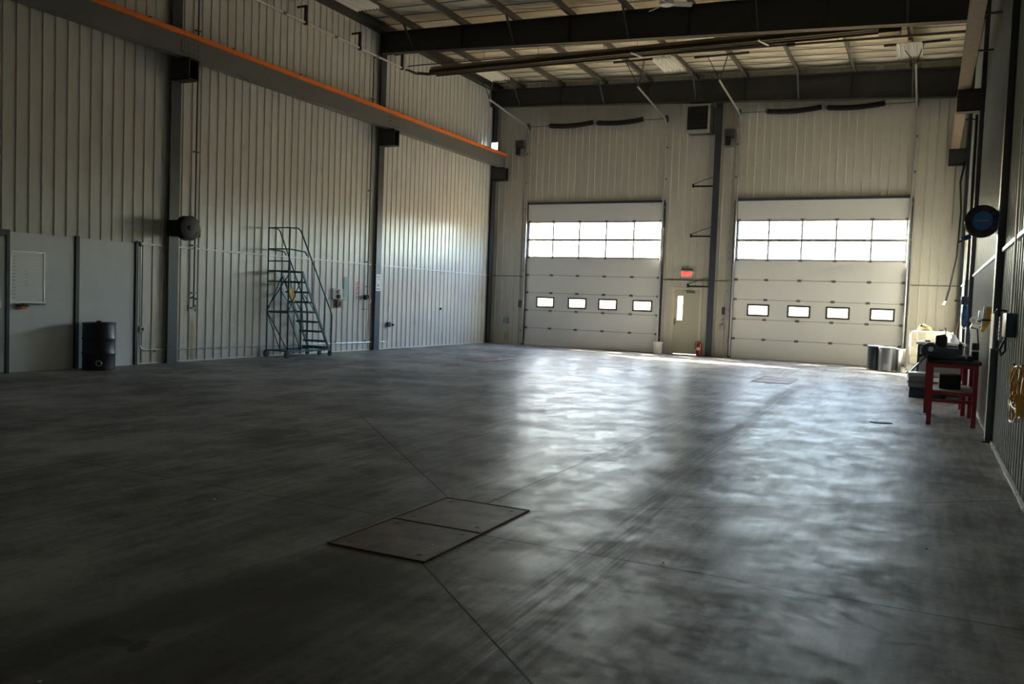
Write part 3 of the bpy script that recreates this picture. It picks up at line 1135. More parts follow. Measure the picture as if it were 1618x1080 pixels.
# fire extinguisher
t = thing('fire_extinguisher', 'red fire extinguisher standing beside the walk door', 'fire extinguisher', (-6.38, 26.42, 0))
bm = B(); lathe(bm, [(.07, 0), (.085, .02), (.085, .36), (.07, .41), (.035, .44), (.03, .46)], (-6.38, 26.42, 0))
obj('cylinder', bm, 'redext', t)
bm = B(); box(bm, -6.41, -6.35, 26.39, 26.45, .46, .49); beam(bm, (-6.40, 26.42, .50), (-6.28, 26.38, .54), .02, .012); beam(bm, (-6.40, 26.42, .48), (-6.29, 26.38, .49), .02, .012)
obj('valve', bm, 'galvdull', t)
obj('hose', tube(B(), [(-6.40, 26.40, .48), (-6.47, 26.36, .45), (-6.49, 26.34, .35), (-6.475, 26.34, .22)], .012, 8), 'black', t)
bm = B(); prism(bm, [(-6.43, .19), (-6.33, .19), (-6.33, .28), (-6.43, .28)], 'Y', 26.330, 26.338)
obj('paper_label', bm, 'pail', t, label='pale label')

# pail
t = thing('pail', 'cream plastic pail on the floor between overhead door and walk door', 'bucket', (-7.71, 26.42, 0))
bm = B(); lathe(bm, [(.125, 0), (.13, .01), (.145, .33), (.155, .335), (.155, .36), (.148, .36), (.14, .34), (.12, .03)], (-7.71, 26.42, 0))
obj('body', bm, 'pail', t)
obj('lid', lathe(B(), [(.158, .355), (.16, .38), (.14, .385)], (-7.71, 26.42, 0)), 'pail', t)
obj('wire_handle', tube(B(), arc((-7.71, 26.42 - .02, .30), .165, 200, 340, 12, 'XZ'), .005, 5), 'galv', t)

# ---------------------------------------------------------------- roof items
def troffer(x, y, label, z=8.10):
    t = thing('ceiling_light', label, 'ceiling light', (x, y, z))
    bm = B()
    box(bm, x - .28, x + .28, y - .61, y + .61, z + .07, z + .085)
    for s in (-1, 1):
        prism(bm, [(x + s * .28, z + .085), (x + s * .30, z), (x + s * .295, z), (x + s * .275, z + .08)], 'Y', y - .61, y + .61)
    for k in range(5):
        xx = x - .21 + k * .105
        prism(bm, [(xx - .006, z + .07), (xx, z + .005), (xx + .006, z + .07)], 'Y', y - .60, y + .60)
    obj('reflector', bm, 'troffer', t, smooth=False)
    obj('ballast_cover', box(B(), x - .05, x + .05, y - .60, y + .60, z + .085, z + .13), 'troffer', t)
    for k in range(4):
        xx = x - .16 + k * .107
        obj('tube', cyl(B(), (xx, y - .59, z + .035), (xx, y + .59, z + .035), .013, 8), 'tubeglass', t)
    for yy in (y - .5, y + .5):
        obj('hanger', cyl(B(), (x, yy, z + .12), (x, yy, roofz(x) - .08), .005, 5), 'darkgrey', t)
troffer(-12.0, 15.75, 'white fluorescent light fixture nearest, at the upper left corner')
troffer(-11.9, 22.35, 'white fluorescent light fixture near the far left corner of the roof')
troffer(-6.73, 22.95, 'white fluorescent light fixture over the walk door area')
troffer(-.77, 23.65, 'white fluorescent light fixture near the right wall')

# radiant tube heater
t = thing('radiant_tube_heater', 'long brown radiant tube heater hung across the hall', 'heater', (-6.9, 20.35, 7.72))
bm = B()
prof = [(-.20, 7.70), (-.17, 7.80), (-.08, 7.90), (.08, 7.90), (.17, 7.80), (.20, 7.70), (.19, 7.70), (.16, 7.79), (.075, 7.885), (-.075, 7.885), (-.16, 7.79), (-.19, 7.70)]
prism(bm, [(20.35 + a, z) for a, z in prof], 'X', -12.7, -1.3)
obj('reflector', bm, 'heater', t, smooth=False)
bm = B()
tube(bm, [(-1.3, 20.27, 7.76), (-12.6, 20.27, 7.76)], .045, 10)
obj('burner_tube', bm, 'heater', t)
obj('return_tube', tube(B(), [(-1.3, 20.43, 7.76), (-12.9, 20.43, 7.76), (-13.2, 20.4, 7.80)], .04, 10), 'heater', t)
for x in (-6.85, -3.8):
    bm = B(); beam(bm, (x - .03, 20.12, 7.70), (x + .12, 20.58, 7.70), .045, .03)
    obj('clip', bm, 'white', t, label='white clip')
for x in (-12.4, -9.5, -6.8, -4.0, -1.6):
    bm = B(); cyl(bm, (x, 20.35, 7.88), (x, 20.35, roofz(x) - .09), .006, 5)
    obj('hanger', bm, 'darkgrey', t)
obj('burner_box', box(B(), -1.3, -.85, 20.2, 20.5, 7.62, 7.95, .01), 'heater', t)

# pipe along the left wall into the heater
t = thing('exhaust_pipe', 'thin white pipe hung along the top of the left wall', 'pipe', (-13.75, 17, 7.95))
obj('pipe', tube(B(), [(-13.75, YF + .2, 7.99), (-13.75, 20.55, 7.99)], .028, 8), 'whitetrim', t)
obj('elbow', tube(B(), [(-13.75, 20.55, 7.99), (-13.68, 20.68, 7.98), (-13.5, 20.66, 7.90), (-13.35, 20.55, 7.84), (-13.24, 20.45, 7.80)], .035, 8), 'pipe', t)
for y in (16.25, 18.4, 20.4, 14.1):
    bm = B(); box(bm, -13.78, -13.72, y - .03, y + .03, 8.02, 8.40); box(bm, -13.79, -13.71, y - .035, y + .035, 7.94, 8.03)
    box(bm, XL + .02, -13.78, y - .02, y + .02, 8.36, 8.40)
    obj('hanger', bm, 'blackm', t)
for y in (15.5, 17.4, 19.2):
    obj('coupling', cyl(B(), (-13.75, y - .05, 7.99), (-13.75, y + .05, 7.99), .035, 10), 'hinge', t)

# pipes across the roof
t = thing('gas_pipe', 'dark steel gas pipe crossing under the roof beyond the black rafter', 'pipe', (-6.5, 22.0, 8.1))
obj('pipe', tube(B(), [(XR - .1, 22.0, 8.0), (-13.75, 22.0, 8.30)], .03, 8), 'pipe', t)
for x in (-11, -8.3, -5.3, -2.3):
    obj('hanger', cyl(B(), (x, 22.0, 8.02 - .02 * x), (x, 22.0, roofz(x) - .09), .006, 5), 'darkgrey', t)
obj('valve', lathe(B(), [(.03, -.12), (.05, -.08), (.05, .08), (.03, .12)], (-3.4, 22.0, 8.085), 'X', 12), 'blackm', t)
t = thing('conduit_run', 'thin grey conduit crossing the roof close beyond the black rafter', 'pipe', (-6.5, 20.9, 8.2))
obj('pipe', tube(B(), [(XR - .1, 20.9, 7.93), (-13.55, 20.9, 8.18), (-13.9, 20.9, 8.18)], .016, 6), 'pipe', t)
for x in (-12.0, -9, -6, -3):
    obj('hanger', cyl(B(), (x, 20.9, 8.16 - .0175 * (x + 13.55)), (x, 20.9, roofz(x) - .09), .005, 5), 'darkgrey', t)

# ceiling fan
t = thing('ceiling_fan', 'off-white ceiling fan at the top edge in front of the black rafter', 'fan', (-5.1, 17.0, 7.60))
bm = B(); lathe(bm, [(.05, -.06), (.13, -.03), (.15, .03), (.13, .10), (.04, .14)], (-5.1, 17.0, 7.66))
obj('motor', bm, 'troffer', t)
obj('downrod', cyl(B(), (-5.1, 17.0, 7.78), (-5.1, 17.0, roofz(-5.1) - .02), .012, 8), 'troffer', t)
for k in range(3):
    a = math.radians(25 + 120 * k)
    c, s = math.cos(a), math.sin(a)
    bm = B()
    vs = []
    for r, wd in ((.10, .04), (.25, .055), (.50, .06), (.52, .04)):
        for sg in (-1, 1):
            vs.append((r, sg * wd, -.012 * sg * 2))
    top = [bm.verts.new((-5.1 + r * c - q * s, 17 + r * s + q * c, 7.66 + z + .006)) for r, q, z in vs]
    bot = [bm.verts.new((-5.1 + r * c - q * s, 17 + r * s + q * c, 7.66 + z - .006)) for r, q, z in vs]
    for i in range(0, 6, 2):
        bm.faces.new((top[i], top[i + 1], top[i + 3], top[i + 2]))
        bm.faces.new((bot[i], bot[i + 1], bot[i + 3], bot[i + 2]))
        bm.faces.new((top[i], top[i + 2], bot[i + 2], bot[i]))
        bm.faces.new((top[i + 1], top[i + 3], bot[i + 3], bot[i + 1]))
    bm.faces.new((top[0], top[1], bot[1], bot[0])); bm.faces.new((top[6], top[7], bot[7], bot[6]))
    obj('blade', bm, 'troffer', t)

# ---------------------------------------------------------------- left wall things
XW = XL + .03
def board(y0, y1, label):
    tag(obj('plywood_panel', box(B(), XW, XW + .02, y0, y1, .0, 2.39), 'board'), label, 'wall panel')
board(9.16, 10.36, 'pale painted plywood panel behind the whiteboard')
board(10.47, 11.66, 'pale painted plywood panel behind and right of the black drum')
def post(y0, y1, label, z1=2.42):
    tag(obj('wall_post', box(B(), XW - .005, XW + .05, y0, y1, 0, z1), 'column', smooth=False), label, 'post')
post(9.085, 9.14, 'dark blue post at the left edge of the whiteboard panel')
post(10.38, 10.45, 'dark blue post between the two plywood panels')
post(11.68, 11.74, 'narrow dark post at the right end of the plywood panels')
t = thing('door_4', 'grey steel door at the far left edge beside the dark post', 'door', (XW, 8.6, 0), kind='structure')
obj('door_leaf', box(B(), XW, XW + .03, 7.9, 9.08, .01, 2.30), 'greydoor', t)
obj('door_frame', box(B(), XW, XW + .05, 7.85, 9.08, 2.32, 2.42), 'column', t)
tag(obj('light_switch', box(B(), XW + .03, XW + .045, 8.92, 9.00, 1.10, 1.22, .004), 'white'), 'small white light switch left of the whiteboard', 'switch')

t = thing('whiteboard', 'whiteboard with rows of faint writing on the plywood panel', 'whiteboard', (XW + .03, 9.45, 1.2))
xb = XW + .022
obj('surface', box(B(), xb, xb + .012, 9.17, 9.76, 1.20, 2.06), 'wboard', t)
bm = B()
for a in ((9.15, 9.78, 2.055, 2.075), (9.15, 9.78, 1.185, 1.205), (9.15, 9.172, 1.2, 2.06), (9.758, 9.78, 1.2, 2.06)):
    box(bm, xb, xb + .022, a[0], a[1], a[2], a[3])
obj('frame', bm, 'galv', t, smooth=False)
bm = B()
for i in range(13):
    z = 1.97 - i * .058
    l_ = .03 + .03 * random.random()
    for q in range(3):
        box(bm, xb + .012, xb + .0135, 9.19 + q * .02, 9.19 + q * .02 + .012, z, z + .008 + .006 * random.random())
    if i > 3 and i < 9:
        box(bm, xb + .012, xb + .0135, 9.42, 9.44 + l_ * .6, z, z + .007)
obj('writing', bm, 'ink', t, smooth=False)
bm = B()
for i in range(14):
    z = 2.0 - i * .058
    box(bm, xb + .012, xb + .0128, 9.18, 9.75, z, z + .002)
obj('ruled_lines', bm, 'greenink', t, smooth=False)
obj('tray', box(B(), xb, xb + .08, 9.36, 9.76, 1.165, 1.185), 'blackm', t)
t = thing('hand_tool', 'black hand tool with orange grip under the whiteboard', 'tool', (XW + .06, 9.4, 1.08))
obj('body', box(B(), XW + .035, XW + .10, 9.26, 9.46, 1.128, 1.163, .008), 'black', t)
bm = B(); prism(bm, [(9.31, 1.13), (9.44, 1.13), (9.41, 1.085), (9.34, 1.08)], 'X', XW + .04, XW + .09)
obj('grip', bm, 'orange', t, label='orange grip')

# black drum
t = thing('oil_drum', 'black steel drum standing in front of the plywood panels', 'drum', (-13.60, 10.60, 0))
def drum_prof(r, h, rib=.012):
    p = [(r - .01, 0), (r, .005), (r, .02), (r - .008, .03)]
    for z in (h * .35, h * .66):
        p += [(r - .008, z - .03), (r + rib - .008, z), (r - .008, z + .03)]
    p += [(r - .008, h - .03), (r, h - .02), (r, h), (r - .012, h), (r - .015, h - .02), (.001, h - .02)]
    return p
obj('body', lathe(B(), drum_prof(.285, .86), (-13.60, 10.60, 0)), 'drumblack', t)
obj('cap', lathe(B(), [(.05, 0), (.05, .04), (.03, .055), (.001, .055)], (-13.55, 10.56, .84)), 'black', t)
_a = math.atan2(-10.6, 13.6)
_c = Vector((-13.60 + .292 * math.cos(_a), 10.60 + .292 * math.sin(_a), .13))
_s = Vector((-math.sin(_a), math.cos(_a), 0))
bm = B(); tube(bm, [_c + _s * .045 * math.cos(q * PI / 8) + Vector((0, 0, .045 * math.sin(q * PI / 8))) for q in range(16)], .012, 6, closed=True)
# bung ring turned towards the room
obj('bung', bm, 'galv', t, label='pale ring near the foot')

# rubber hose reel on the first column
t = thing('hose_reel', 'black hose reel mounted on the left wall column', 'hose reel', (-13.3, 12.75, 2.7))
cx, cy, cz = -13.42, 12.46, 2.745
for dx in (-.13, .13):
    bm = B(); lathe(bm, [(.235, -.006), (.25, 0), (.235, .006)], (cx + dx * .6, cy + dx * .0, cz), 'X', 28)
    obj('flange', bm, 'black', t)
bm = B()
pts = []
for i in range(160):
    a = i * 2 * PI / 20
    pts.append((cx - .07 + .14 * (i / 160), cy + (.19 + .012 * math.sin(i * .7)) * math.cos(a), cz + (.19 + .012 * math.cos(i)) * math.sin(a)))
tube(bm, pts, .02, 6)
obj('hose', bm, 'black', t)
bm = B(); box(bm, XW + .10, cx - .1, cy - .10, cy + .10, cz - .16, cz + .16); cyl(bm, (cx - .2, cy, cz), (cx + .1, cy, cz), .05, 12)
obj('bracket', bm, 'black', t)
obj('guide_arm', tube(B(), [(cx, cy + .2, cz + .1), (cx, cy + .32, cz + .02), (cx, cy + .32, cz - .16)], .018, 6), 'yellow', t, label='yellowish guide arm')
obj('hose_tail', tube(B(), [(cx - .1, cy + .30, cz - .1), (cx - .2, cy + .42, cz + .05), (cx - .3, cy + .5, cz + .03), (cx - .3, cy + .5, cz - .05), (cx - .2, cy + .38, cz - .14)], .01, 6), 'black', t)

# riser pipes on the left wall
def riser(y, ztop, zbot, label, x=XW + .045, r=.016):
    t = thing('riser_pipe', label, 'pipe', (x, y, zbot))
    obj('pipe', tube(B(), [(x, y, zbot), (x, y, ztop)], r, 8), 'darkgrey', t)
    for z in (zbot + .03, zbot + .35, 2.45, 4.4, 6.9):
        if zbot < z < ztop:
            obj('clamp', box(B(), XW, x + .03, y - .06, y + .06, z - .012, z + .012), 'hinge', t)
    return t
t = riser(13.15, 8.5, 1.10, 'thin dark riser pipe right of the first column above rust stain')
bm = B(); tube(bm, [(XW + .06, 13.06, 1.34), (XW + .10, 13.06, 1.36), (XW + .10, 13.17, 1.32)], .02, 8)
obj('valve', bm, 'darkgrey', t)
bm = B()
box(bm, XW, XW + .03, 13.02, 13.03, 1.06, 1.20); box(bm, XW, XW + .03, 13.22, 13.23, 1.06, 1.20)
obj('bracket', bm, 'hinge', t)
t = riser(19.33, 8.1, 1.42, 'thin dark riser pipe left of the column with the notice')
obj('elbow', tube(B(), [(XW + .045, 19.33, 7.98), (XW + .06, 19.42, 8.06), (XW + .10, 19.6, 8.06)], .016, 6), 'darkgrey', t)
# air regulator on the riser
t = thing('air_regulator', 'small black and clear air regulator under the second riser pipe', 'regulator', (XW + .08, 19.3, 1.2))
bm = B(); lathe(bm, [(.03, 0), (.055, .02), (.055, .12), (.03, .14)], (XW + .08, 19.20, 1.40)); lathe(bm, [(.02, 0), (.04, .02), (.04, .10)], (XW + .08, 19.30, 1.44))
obj('body', bm, 'black', t)
obj('bowl', lathe(B(), [(.02, 0), (.035, .02), (.035, .12), (.02, .14)], (XW + .08, 19.40, 1.30)), 'tin', t)
obj('drop_pipe', tube(B(), [(XW + .05, 19.31, 1.42), (XW + .05, 19.31, .275)], .013, 6), 'conduit', t)
obj('bracket', box(B(), XW, XW + .04, 19.16, 19.48, 1.13, 1.15), 'hinge', t)

# conduits
def conduit(pts, label, r=.013):
    return tag(obj('conduit', tube(B(), pts, r, 8), 'conduit'), label, 'conduit')
xc = XW + .03
t = thing('wall_conduit', 'grey conduit along the left wall near the floor', 'conduit', (xc, 16, .2))
pts = [(xc, 11.80, 2.34), (xc, 11.80, .42)] + [(xc, 11.80 + .14 * (1 - math.cos(a)), .42 - .14 * math.sin(a)) for a in (.4, .8, 1.2, 1.57)] + \
      [(xc, 13.5, .27), (xc, 17.0, .24), (xc, 20.3, .22)] + [(xc, 20.3 + .1 * math.sin(a), .32 - .1 * math.cos(a)) for a in (.5, 1.0, 1.5)] + [(xc, 20.40, .66)]
o = obj('pipe', tube(B(), pts, .014, 8), 'conduit', t)
for x_ in (12.2, 14.0, 16, 18, 19.31):
    obj('strap', box(B(), XW - .004, xc + .016, x_ - .012, x_ + .012, .23, .285), 'conduit', t)
obj('weatherhead', tube(B(), [(xc, 11.80, 2.34), (xc + .01, 11.77, 2.40), (xc, 11.70, 2.41)], .03, 8), 'column', t)
t = thing('power_outlet', 'pale outlet with dark socket at the right end of the plywood', 'outlet', (xc, 11.84, .66))
obj('plate', box(B(), XW, XW + .055, 11.79, 11.91, .64, .76, .008), 'exitbox', t)
obj('socket', cyl(B(), (XW + .05, 11.85, .70), (XW + .065, 11.85, .70), .028, 14), 'black', t)
t = thing('power_outlet', 'grey outlet box with a black plug beyond the notice column', 'outlet', (xc, 20.5, .66))
obj('box', box(B(), XW, XW + .07, 20.36, 20.50, .64, .78, .006), 'darkgrey', t)
obj('plug', cyl(B(), (XW + .06, 20.56, .70), (XW + .11, 20.56, .70), .035, 12), 'black', t)
tag(obj('round_fitting', lathe(B(), [(.03, 0), (.04, .03), (.02, .05)], (XW, 23.33, 1.18), 'X', 12), 'black'), 'small black round fitting on the far part of the left wall', 'fitting')

# emergency stop / alarm cluster
t = thing('alarm_box', 'pale box with a white knob and red lower box right of the rolling stair', 'alarm', (XW, 18.0, 1.2))
obj('back_plate', box(B(), XW, XW + .03, 17.84, 18.26, 1.40, 1.68), 'exitbox', t)
obj('knob', lathe(B(), [(.05, 0), (.06, .05), (.03, .08)], (XW + .03, 18.06, 1.60), 'X', 14), 'white', t)
obj('dark_button', lathe(B(), [(.06, 0), (.06, .05), (.03, .07)], (XW + .03, 18.05, 1.47), 'X', 14), 'darkgrey', t)
obj('lower_box', box(B(), XW, XW + .08, 17.98, 18.22, 1.18, 1.38, .008), 'rust', t)
obj('red_switch', box(B(), XW + .08, XW + .10, 18.06, 18.14, 1.22, 1.34), 'red', t)
obj('shelf', box(B(), XW, XW + .09, 17.82, 18.30, 1.385, 1.40), 'darkgrey', t)
tag(obj('green_notice', box(B(), XW - .005, XW + .003, 18.33, 18.52, 1.45, 2.0), 'greenink'), 'faint pale green vertical notice on the left wall', 'sign')
t = thing('red_lettering', 'red handwritten vertical marks on the left wall', 'lettering', (XW, 18.95, 1.4))
bm = B()
for i in range(7):
    z = 1.86 - i * .065
    box(bm, XW - .004, XW + .002, 18.88 + .02 * (i % 2), 18.98 + .02 * (i % 3), z, z + .018)
    if i % 2: box(bm, XW - .004, XW + .002, 18.90, 18.92, z, z + .05)
    else: box(bm, XW - .004, XW + .002, 18.97, 18.99, z - .03, z + .02)
obj('strokes', bm, 'redink', t)
t = thing('paper_notice', 'white paper notice with a small picture on the second column', 'sign', (FL + .005, 19.75, 1.65))
obj('sheet', box(B(), FL + .001, FL + .006, 19.64, 19.87, 1.66, 2.13), 'white', t)
bm = B()
for z, a, b_ in ((2.07, 19.70, 19.81), (2.04, 19.68, 19.83), (1.98, 19.70, 19.82), (1.72, 19.67, 19.84), (1.70, 19.68, 19.83)):
    box(bm, FL + .006, FL + .0075, a, b_, z, z + .012)
box(bm, FL + .006, FL + .0075, 19.72, 19.77, 1.79, 1.85)
obj('print', bm, 'ink', t)

# ---------------------------------------------------------------- rolling safety stair
t = thing('rolling_stair', 'teal rolling warehouse stair with handrails and black casters by the left wall', 'ladder', (-13.58, 16.1, 0))
LX0, LX1 = -13.90, -13.27
RY, PY, BY = 15.32, 15.78, 16.85
PZ = 2.03
def T(nm, pts, r=.017, material='teal', label=None):
    return obj(nm, tube(B(), pts, r, 8), material, t, label=label)
for x in (LX0, LX1):
    T('rear_post', [(x, RY, .15), (x, RY, 3.02)])
    T('front_post', [(x, PY, .12), (x, PY, PZ)])
    # stringer
    bm = B(); beam(bm, (x, PY, PZ), (x, BY, .14), .025, .06)
    obj('stringer', bm, 'teal', t)
    xo = x + (.12 if x == LX1 else -.0)
    T('handrail', [(x, RY, 3.02), (x, PY - .18, 3.03), (x, PY - .08, 2.97), (x + (xo - x) * .8, BY - .1, 1.12), (xo, BY - .08, 1.0), (xo, BY - .08, .02)])
    T('mid_rail', [(x, RY, 2.53), (x, PY + .08, 2.50), (x, PY + .15, 2.42)])
    for f_ in (.35, .78):
        p = Vector((x, PY, PZ)).lerp(Vector((x, BY, .14)), f_)
        q = Vector((x, PY - .08, 2.97)).lerp(Vector((xo, BY - .1, 1.12)), f_)
        T('rail_support', [p, q], .012)
    bm = B(); beam(bm, (x, RY, .16), (x, BY + .02, .16), .03, .04)
    obj('base_rail', bm, 'teal', t)
    T('side_brace', [(x, RY, 1.08), (x, PY, 1.9)], .012)
    T('side_brace', [(x, RY, 1.05), (x, PY, .15)], .012)
    T('side_brace', [(x, PY, 1.55), (x, PY + .52, 1.08)], .012)
    T('side_bar', [(x, RY, 1.08), (x, PY + .53, 1.08)], .014)
for z, y in ((1.06, RY), (2.25, RY), (2.53, RY), (3.02, RY), (.17, RY), (1.78, RY), (1.08, PY), (.17, BY)):
    T('cross_bar', [(LX0, y, z), (LX1, y, z)], .015)
T('back_brace', [(LX0, RY, 1.06), (LX1, RY, .2)], .012)
T('back_brace', [(LX0, RY, 1.15), (LX1, RY, 1.95)], .012)
T('back_brace', [(LX0, PY, 1.9), (LX1, PY, 1.1)], .010)
def tread(y0, y1, z, nm):
    bm = B()
    for k in range(5):
        yy = y0 + (y1 - y0) * (k + .5) / 5
        beam(bm, (LX0 + .01, yy, z), (LX1 - .01, yy, z), .018, .02)
    box(bm, LX0 + .005, LX1 - .005, y1 - .01, y1, z - .035, z + .01)
    box(bm, LX0 + .005, LX1 - .005, y0, y0 + .01, z - .035, z + .01)
    obj(nm, bm, 'teal', t, smooth=False)
tread(RY, PY + .02, PZ, 'platform')
N_ST = 8
for i in range(1, N_ST):
    f_ = i / N_ST
    y = PY + (BY - PY) * f_
    z = PZ + (.14 - PZ) * f_
    tread(y - .12, y + .04, z, 'step')
tread(BY - .28, BY + .04, .22, 'step')
def caster(x, y, r):
    bm = B(); lathe(bm, [(r * .5, -.02), (r, -.016), (r, .016), (r * .5, .02)], (x, y, r), 'X', 20)
    o_ = obj('caster', bm, 'black', t)
    bm = B(); box(bm, x - .03, x + .03, y - .02, y + .02, r, r + .05)
    obj('fork', bm, 'darkgrey', o_)
for x in (LX0, LX1):
    caster(x + .0, RY, .09)
    caster(x + .02, BY - .08 if x == LX0 else BY, .065)
caster(LX0 + .33, BY, .065)
bm = B(); prism(bm, [(15.36, 1.62), (15.52, 1.62), (15.60, 1.35), (15.54, 1.30), (15.42, 1.44)], 'X', LX1 - .05, LX1 - .03)
obj('warning_tag', bm, 'yellow', t, label='yellow warning tag')

# ---------------------------------------------------------------- right wall things
# blue hose reel on the first right column
t = thing('hose_reel', 'round blue-centred hose reel bracketed high on the right wall', 'hose reel', (.56, 12.3, 2.5))
cx, cy, cz = .555, 12.35, 2.765
for dy in (-.09, .09):
    bm = B(); lathe(bm, [(.125, 0), (.125, .006), (.19, .006), (.20, 0), (.20, -.008), (.125, -.008)], (cx, cy + dy, cz), 'Y', 36)
    obj('flange', bm, 'blackm', t)
bm = B()
for k in range(4):
    tube(bm, [p + Vector((0, -.06 + .04 * k, 0)) for p in arc((cx, cy, cz), .165, 0, 345, 28, 'XZ')], .02, 6, closed=True)
obj('hose', bm, 'black', t)
obj('hub', lathe(B(), [(.12, 0), (.13, .02), (.13, .2), (.11, .22)], (cx, cy - .11, cz), 'Y', 32), 'blue', t, label='blue hub')
bm = B(); lathe(bm, [(.118, 0), (.114, -.008), (.001, -.012)], (cx, cy - .11, cz), 'Y', 32)
obj('hub_label', bm, 'bluebright', t, label='bright blue round label')
obj('label_stripe', box(B(), cx - .075, cx + .075, cy - .127, cy - .123, cz - .006, cz + .006), 'galvdull', t)
bm = B(); box(bm, cx + .10, FR + .0, cy - .05, cy + .03, cz + .04, cz + .09); box(bm, cx + .10, FR, cy - .05, cy + .03, cz - .09, cz - .04); box(bm, FR - .03, FR, cy - .10, cy + .05, cz - .13, cz + .13)
for z in (-.09, 0, .09): cyl(bm, (FR - .05, cy - .10, cz + z), (FR - .05, cy - .13, cz + z), .018, 8)
obj('bracket', bm, 'blue', t, label='blue bracket')
bm = B(); beam(bm, (cx - .12, cy - .05, cz - .19), (cx - .22, cy - .05, cz - .23), .07, .06); 
obj('hose_guide', bm, 'blue', t)
obj('hose_end', tube(B(), [(cx - .2, cy - .05, cz - .24), (cx - .26, cy - .05, cz - .27)], .014, 6), 'black', t)

# extension cord coil
t = thing('extension_cord', 'coil of yellow extension cord hanging on the right wall', 'cord', (.76, 8.9, .65))
bm = B()
for k in range(13):
    r1 = .16 + .035 * random.random()
    c0 = 8.95 + random.uniform(-.26, .22)
    hh = .44 + random.uniform(-.10, .12)
    x = XR - .05 - .012 * (k % 5)
    pts = []
    for i in range(36):
        a = 2 * PI * i / 36
        wdt = r1 * 2.2 * (1 - .55 * (math.sin(a) + 1) / 2)
        pts.append((x + .012 * math.sin(3 * a + k), c0 - .15 + wdt * math.cos(a), 1.13 - hh * .5 + hh * .5 * math.sin(a)))
    tube(bm, pts, .0085, 6, closed=True)
obj('coil', bm, 'cord', t)
bm = B(); tube(bm, [(XR - .02, 8.8, 1.13), (XR - .09, 8.8, 1.11), (XR - .10, 8.8, 1.15)], .01, 6)
obj('hook', bm, 'blackm', t)

# bluish disconnect box with white strip and cables
t = thing('disconnect_box', 'blue-grey electrical box with a white conduit on the right wall', 'electrical box', (.78, 10.1, 1.35))
obj('case', box(B(), XR - .12, XR - .022, 9.72, 10.15, 1.36, 1.60, .008), 'navy', t)
obj('conduit', tube(B(), [(XR - .05, 10.05, 1.60), (XR - .05, 10.05, 2.2), (XR - .06, 10.05, 4.5)], .014, 8), 'conduit', t)
bm = B()
for k in range(6):
    box(bm, XR - .14, XR - .115, 10.22, 10.30, 1.32 + .042 * k, 1.355 + .042 * k)
obj('terminal_strip', bm, 'white', t, label='white terminal strip')
obj('cable', tube(B(), [(XR - .08, 10.26, 1.32), (XR - .12, 10.28, 1.22), (XR - .10, 10.34, 1.16), (XR - .06, 10.4, 1.2), (XR - .07, 10.36, 1.5)], .014, 6), 'black', t)
t = thing('notice_board', 'pale narrow board fixed low on the navy column', 'sign', (FR, 11.9, 1.2))
obj('panel', box(B(), FR - .015, FR - .002, 11.55, 12.0, 1.18, 1.60), 'counter', t)
obj('stripe', box(B(), FR - .018, FR - .015, 11.75, 11.8, 1.25, 1.55), 'white', t)
t = thing('cable_hook', 'black hook with hanging cable beside the pale board', 'hook', (.75, 11.2, 1.2))
obj('hook', tube(B(), [(XR - .02, 11.0, 1.63), (XR - .12, 11.0, 1.64), (XR - .14, 11.0, 1.60)], .014, 6), 'blackm', t)
obj('cable', tube(B(), [(XR - .13, 11.0, 1.62), (XR - .12, 11.05, 1.4), (XR - .10, 11.1, 1.2), (XR - .08, 11.2, 1.18), (XR - .09, 11.12, 1.4), (XR - .13, 11.02, 1.62)], .012, 6), 'navy', t)

t = thing('caulking_gun', 'yellow and white tube tool hung on the right wall before the column', 'tool', (.72, 13.3, 1.33))
yy = 13.4
obj('tube', cyl(B(), (XR - .12, yy, 1.42), (XR - .10, yy, 1.70), .03, 14), 'white', t, label='white tube')
bm = B(); beam(bm, (XR - .075, yy - .02, 1.46), (XR - .05, yy - .02, 1.70), .05, .06); beam(bm, (XR - .075, yy - .02, 1.48), (XR - .14, yy - .02, 1.35), .05, .05)
obj('handle', bm, 'yellow', t, label='yellow handle')
obj('band', box(B(), XR - .15, XR - .03, yy - .055, yy + .03, 1.50, 1.525), 'black', t)
obj('hook', box(B(), XR - .06, XR - .02, yy - .01, yy + .01, 1.68, 1.70), 'blackm', t)

t = thing('pressure_gauge', 'round white gauge with fittings on the right wall above the bench', 'gauge', (.72, 15.4, 1.2))
bm = B(); lathe(bm, [(.045, 0), (.05, .01), (.045, .04)], (XR - .17, 15.3, 1.50), 'Y', 20)
obj('dial', bm, 'white', t)
bm = B(); tube(bm, [(XR - .17, 15.34, 1.46), (XR - .20, 15.34, 1.38), (XR - .19, 15.34, 1.27)], .008, 8); box(bm, XR - .19, XR - .02, 15.335, 15.355, 1.405, 1.42)
obj('pipe', bm, 'tin', t)
obj('hose', tube(B(), [(XR - .19, 15.34, 1.38), (XR - .10, 15.34, 1.36), (XR - .07, 15.34, 1.1)], .012, 6), 'black', t)
tag(obj('wall_bottle', lathe(B(), [(.02, 0), (.022, .02), (.022, .12), (.015, .15)], (XR - .12, 14.4, 1.50)), 'tin'), 'slim pale bottle on the right wall beside the yellow tool', 'bottle')
tag(obj('wall_shelf', box(B(), XR - .16, XR - .02, 14.3, 14.5, 1.48, 1.50), 'darkgrey'), 'tiny dark shelf under the slim pale bottle', 'shelf')

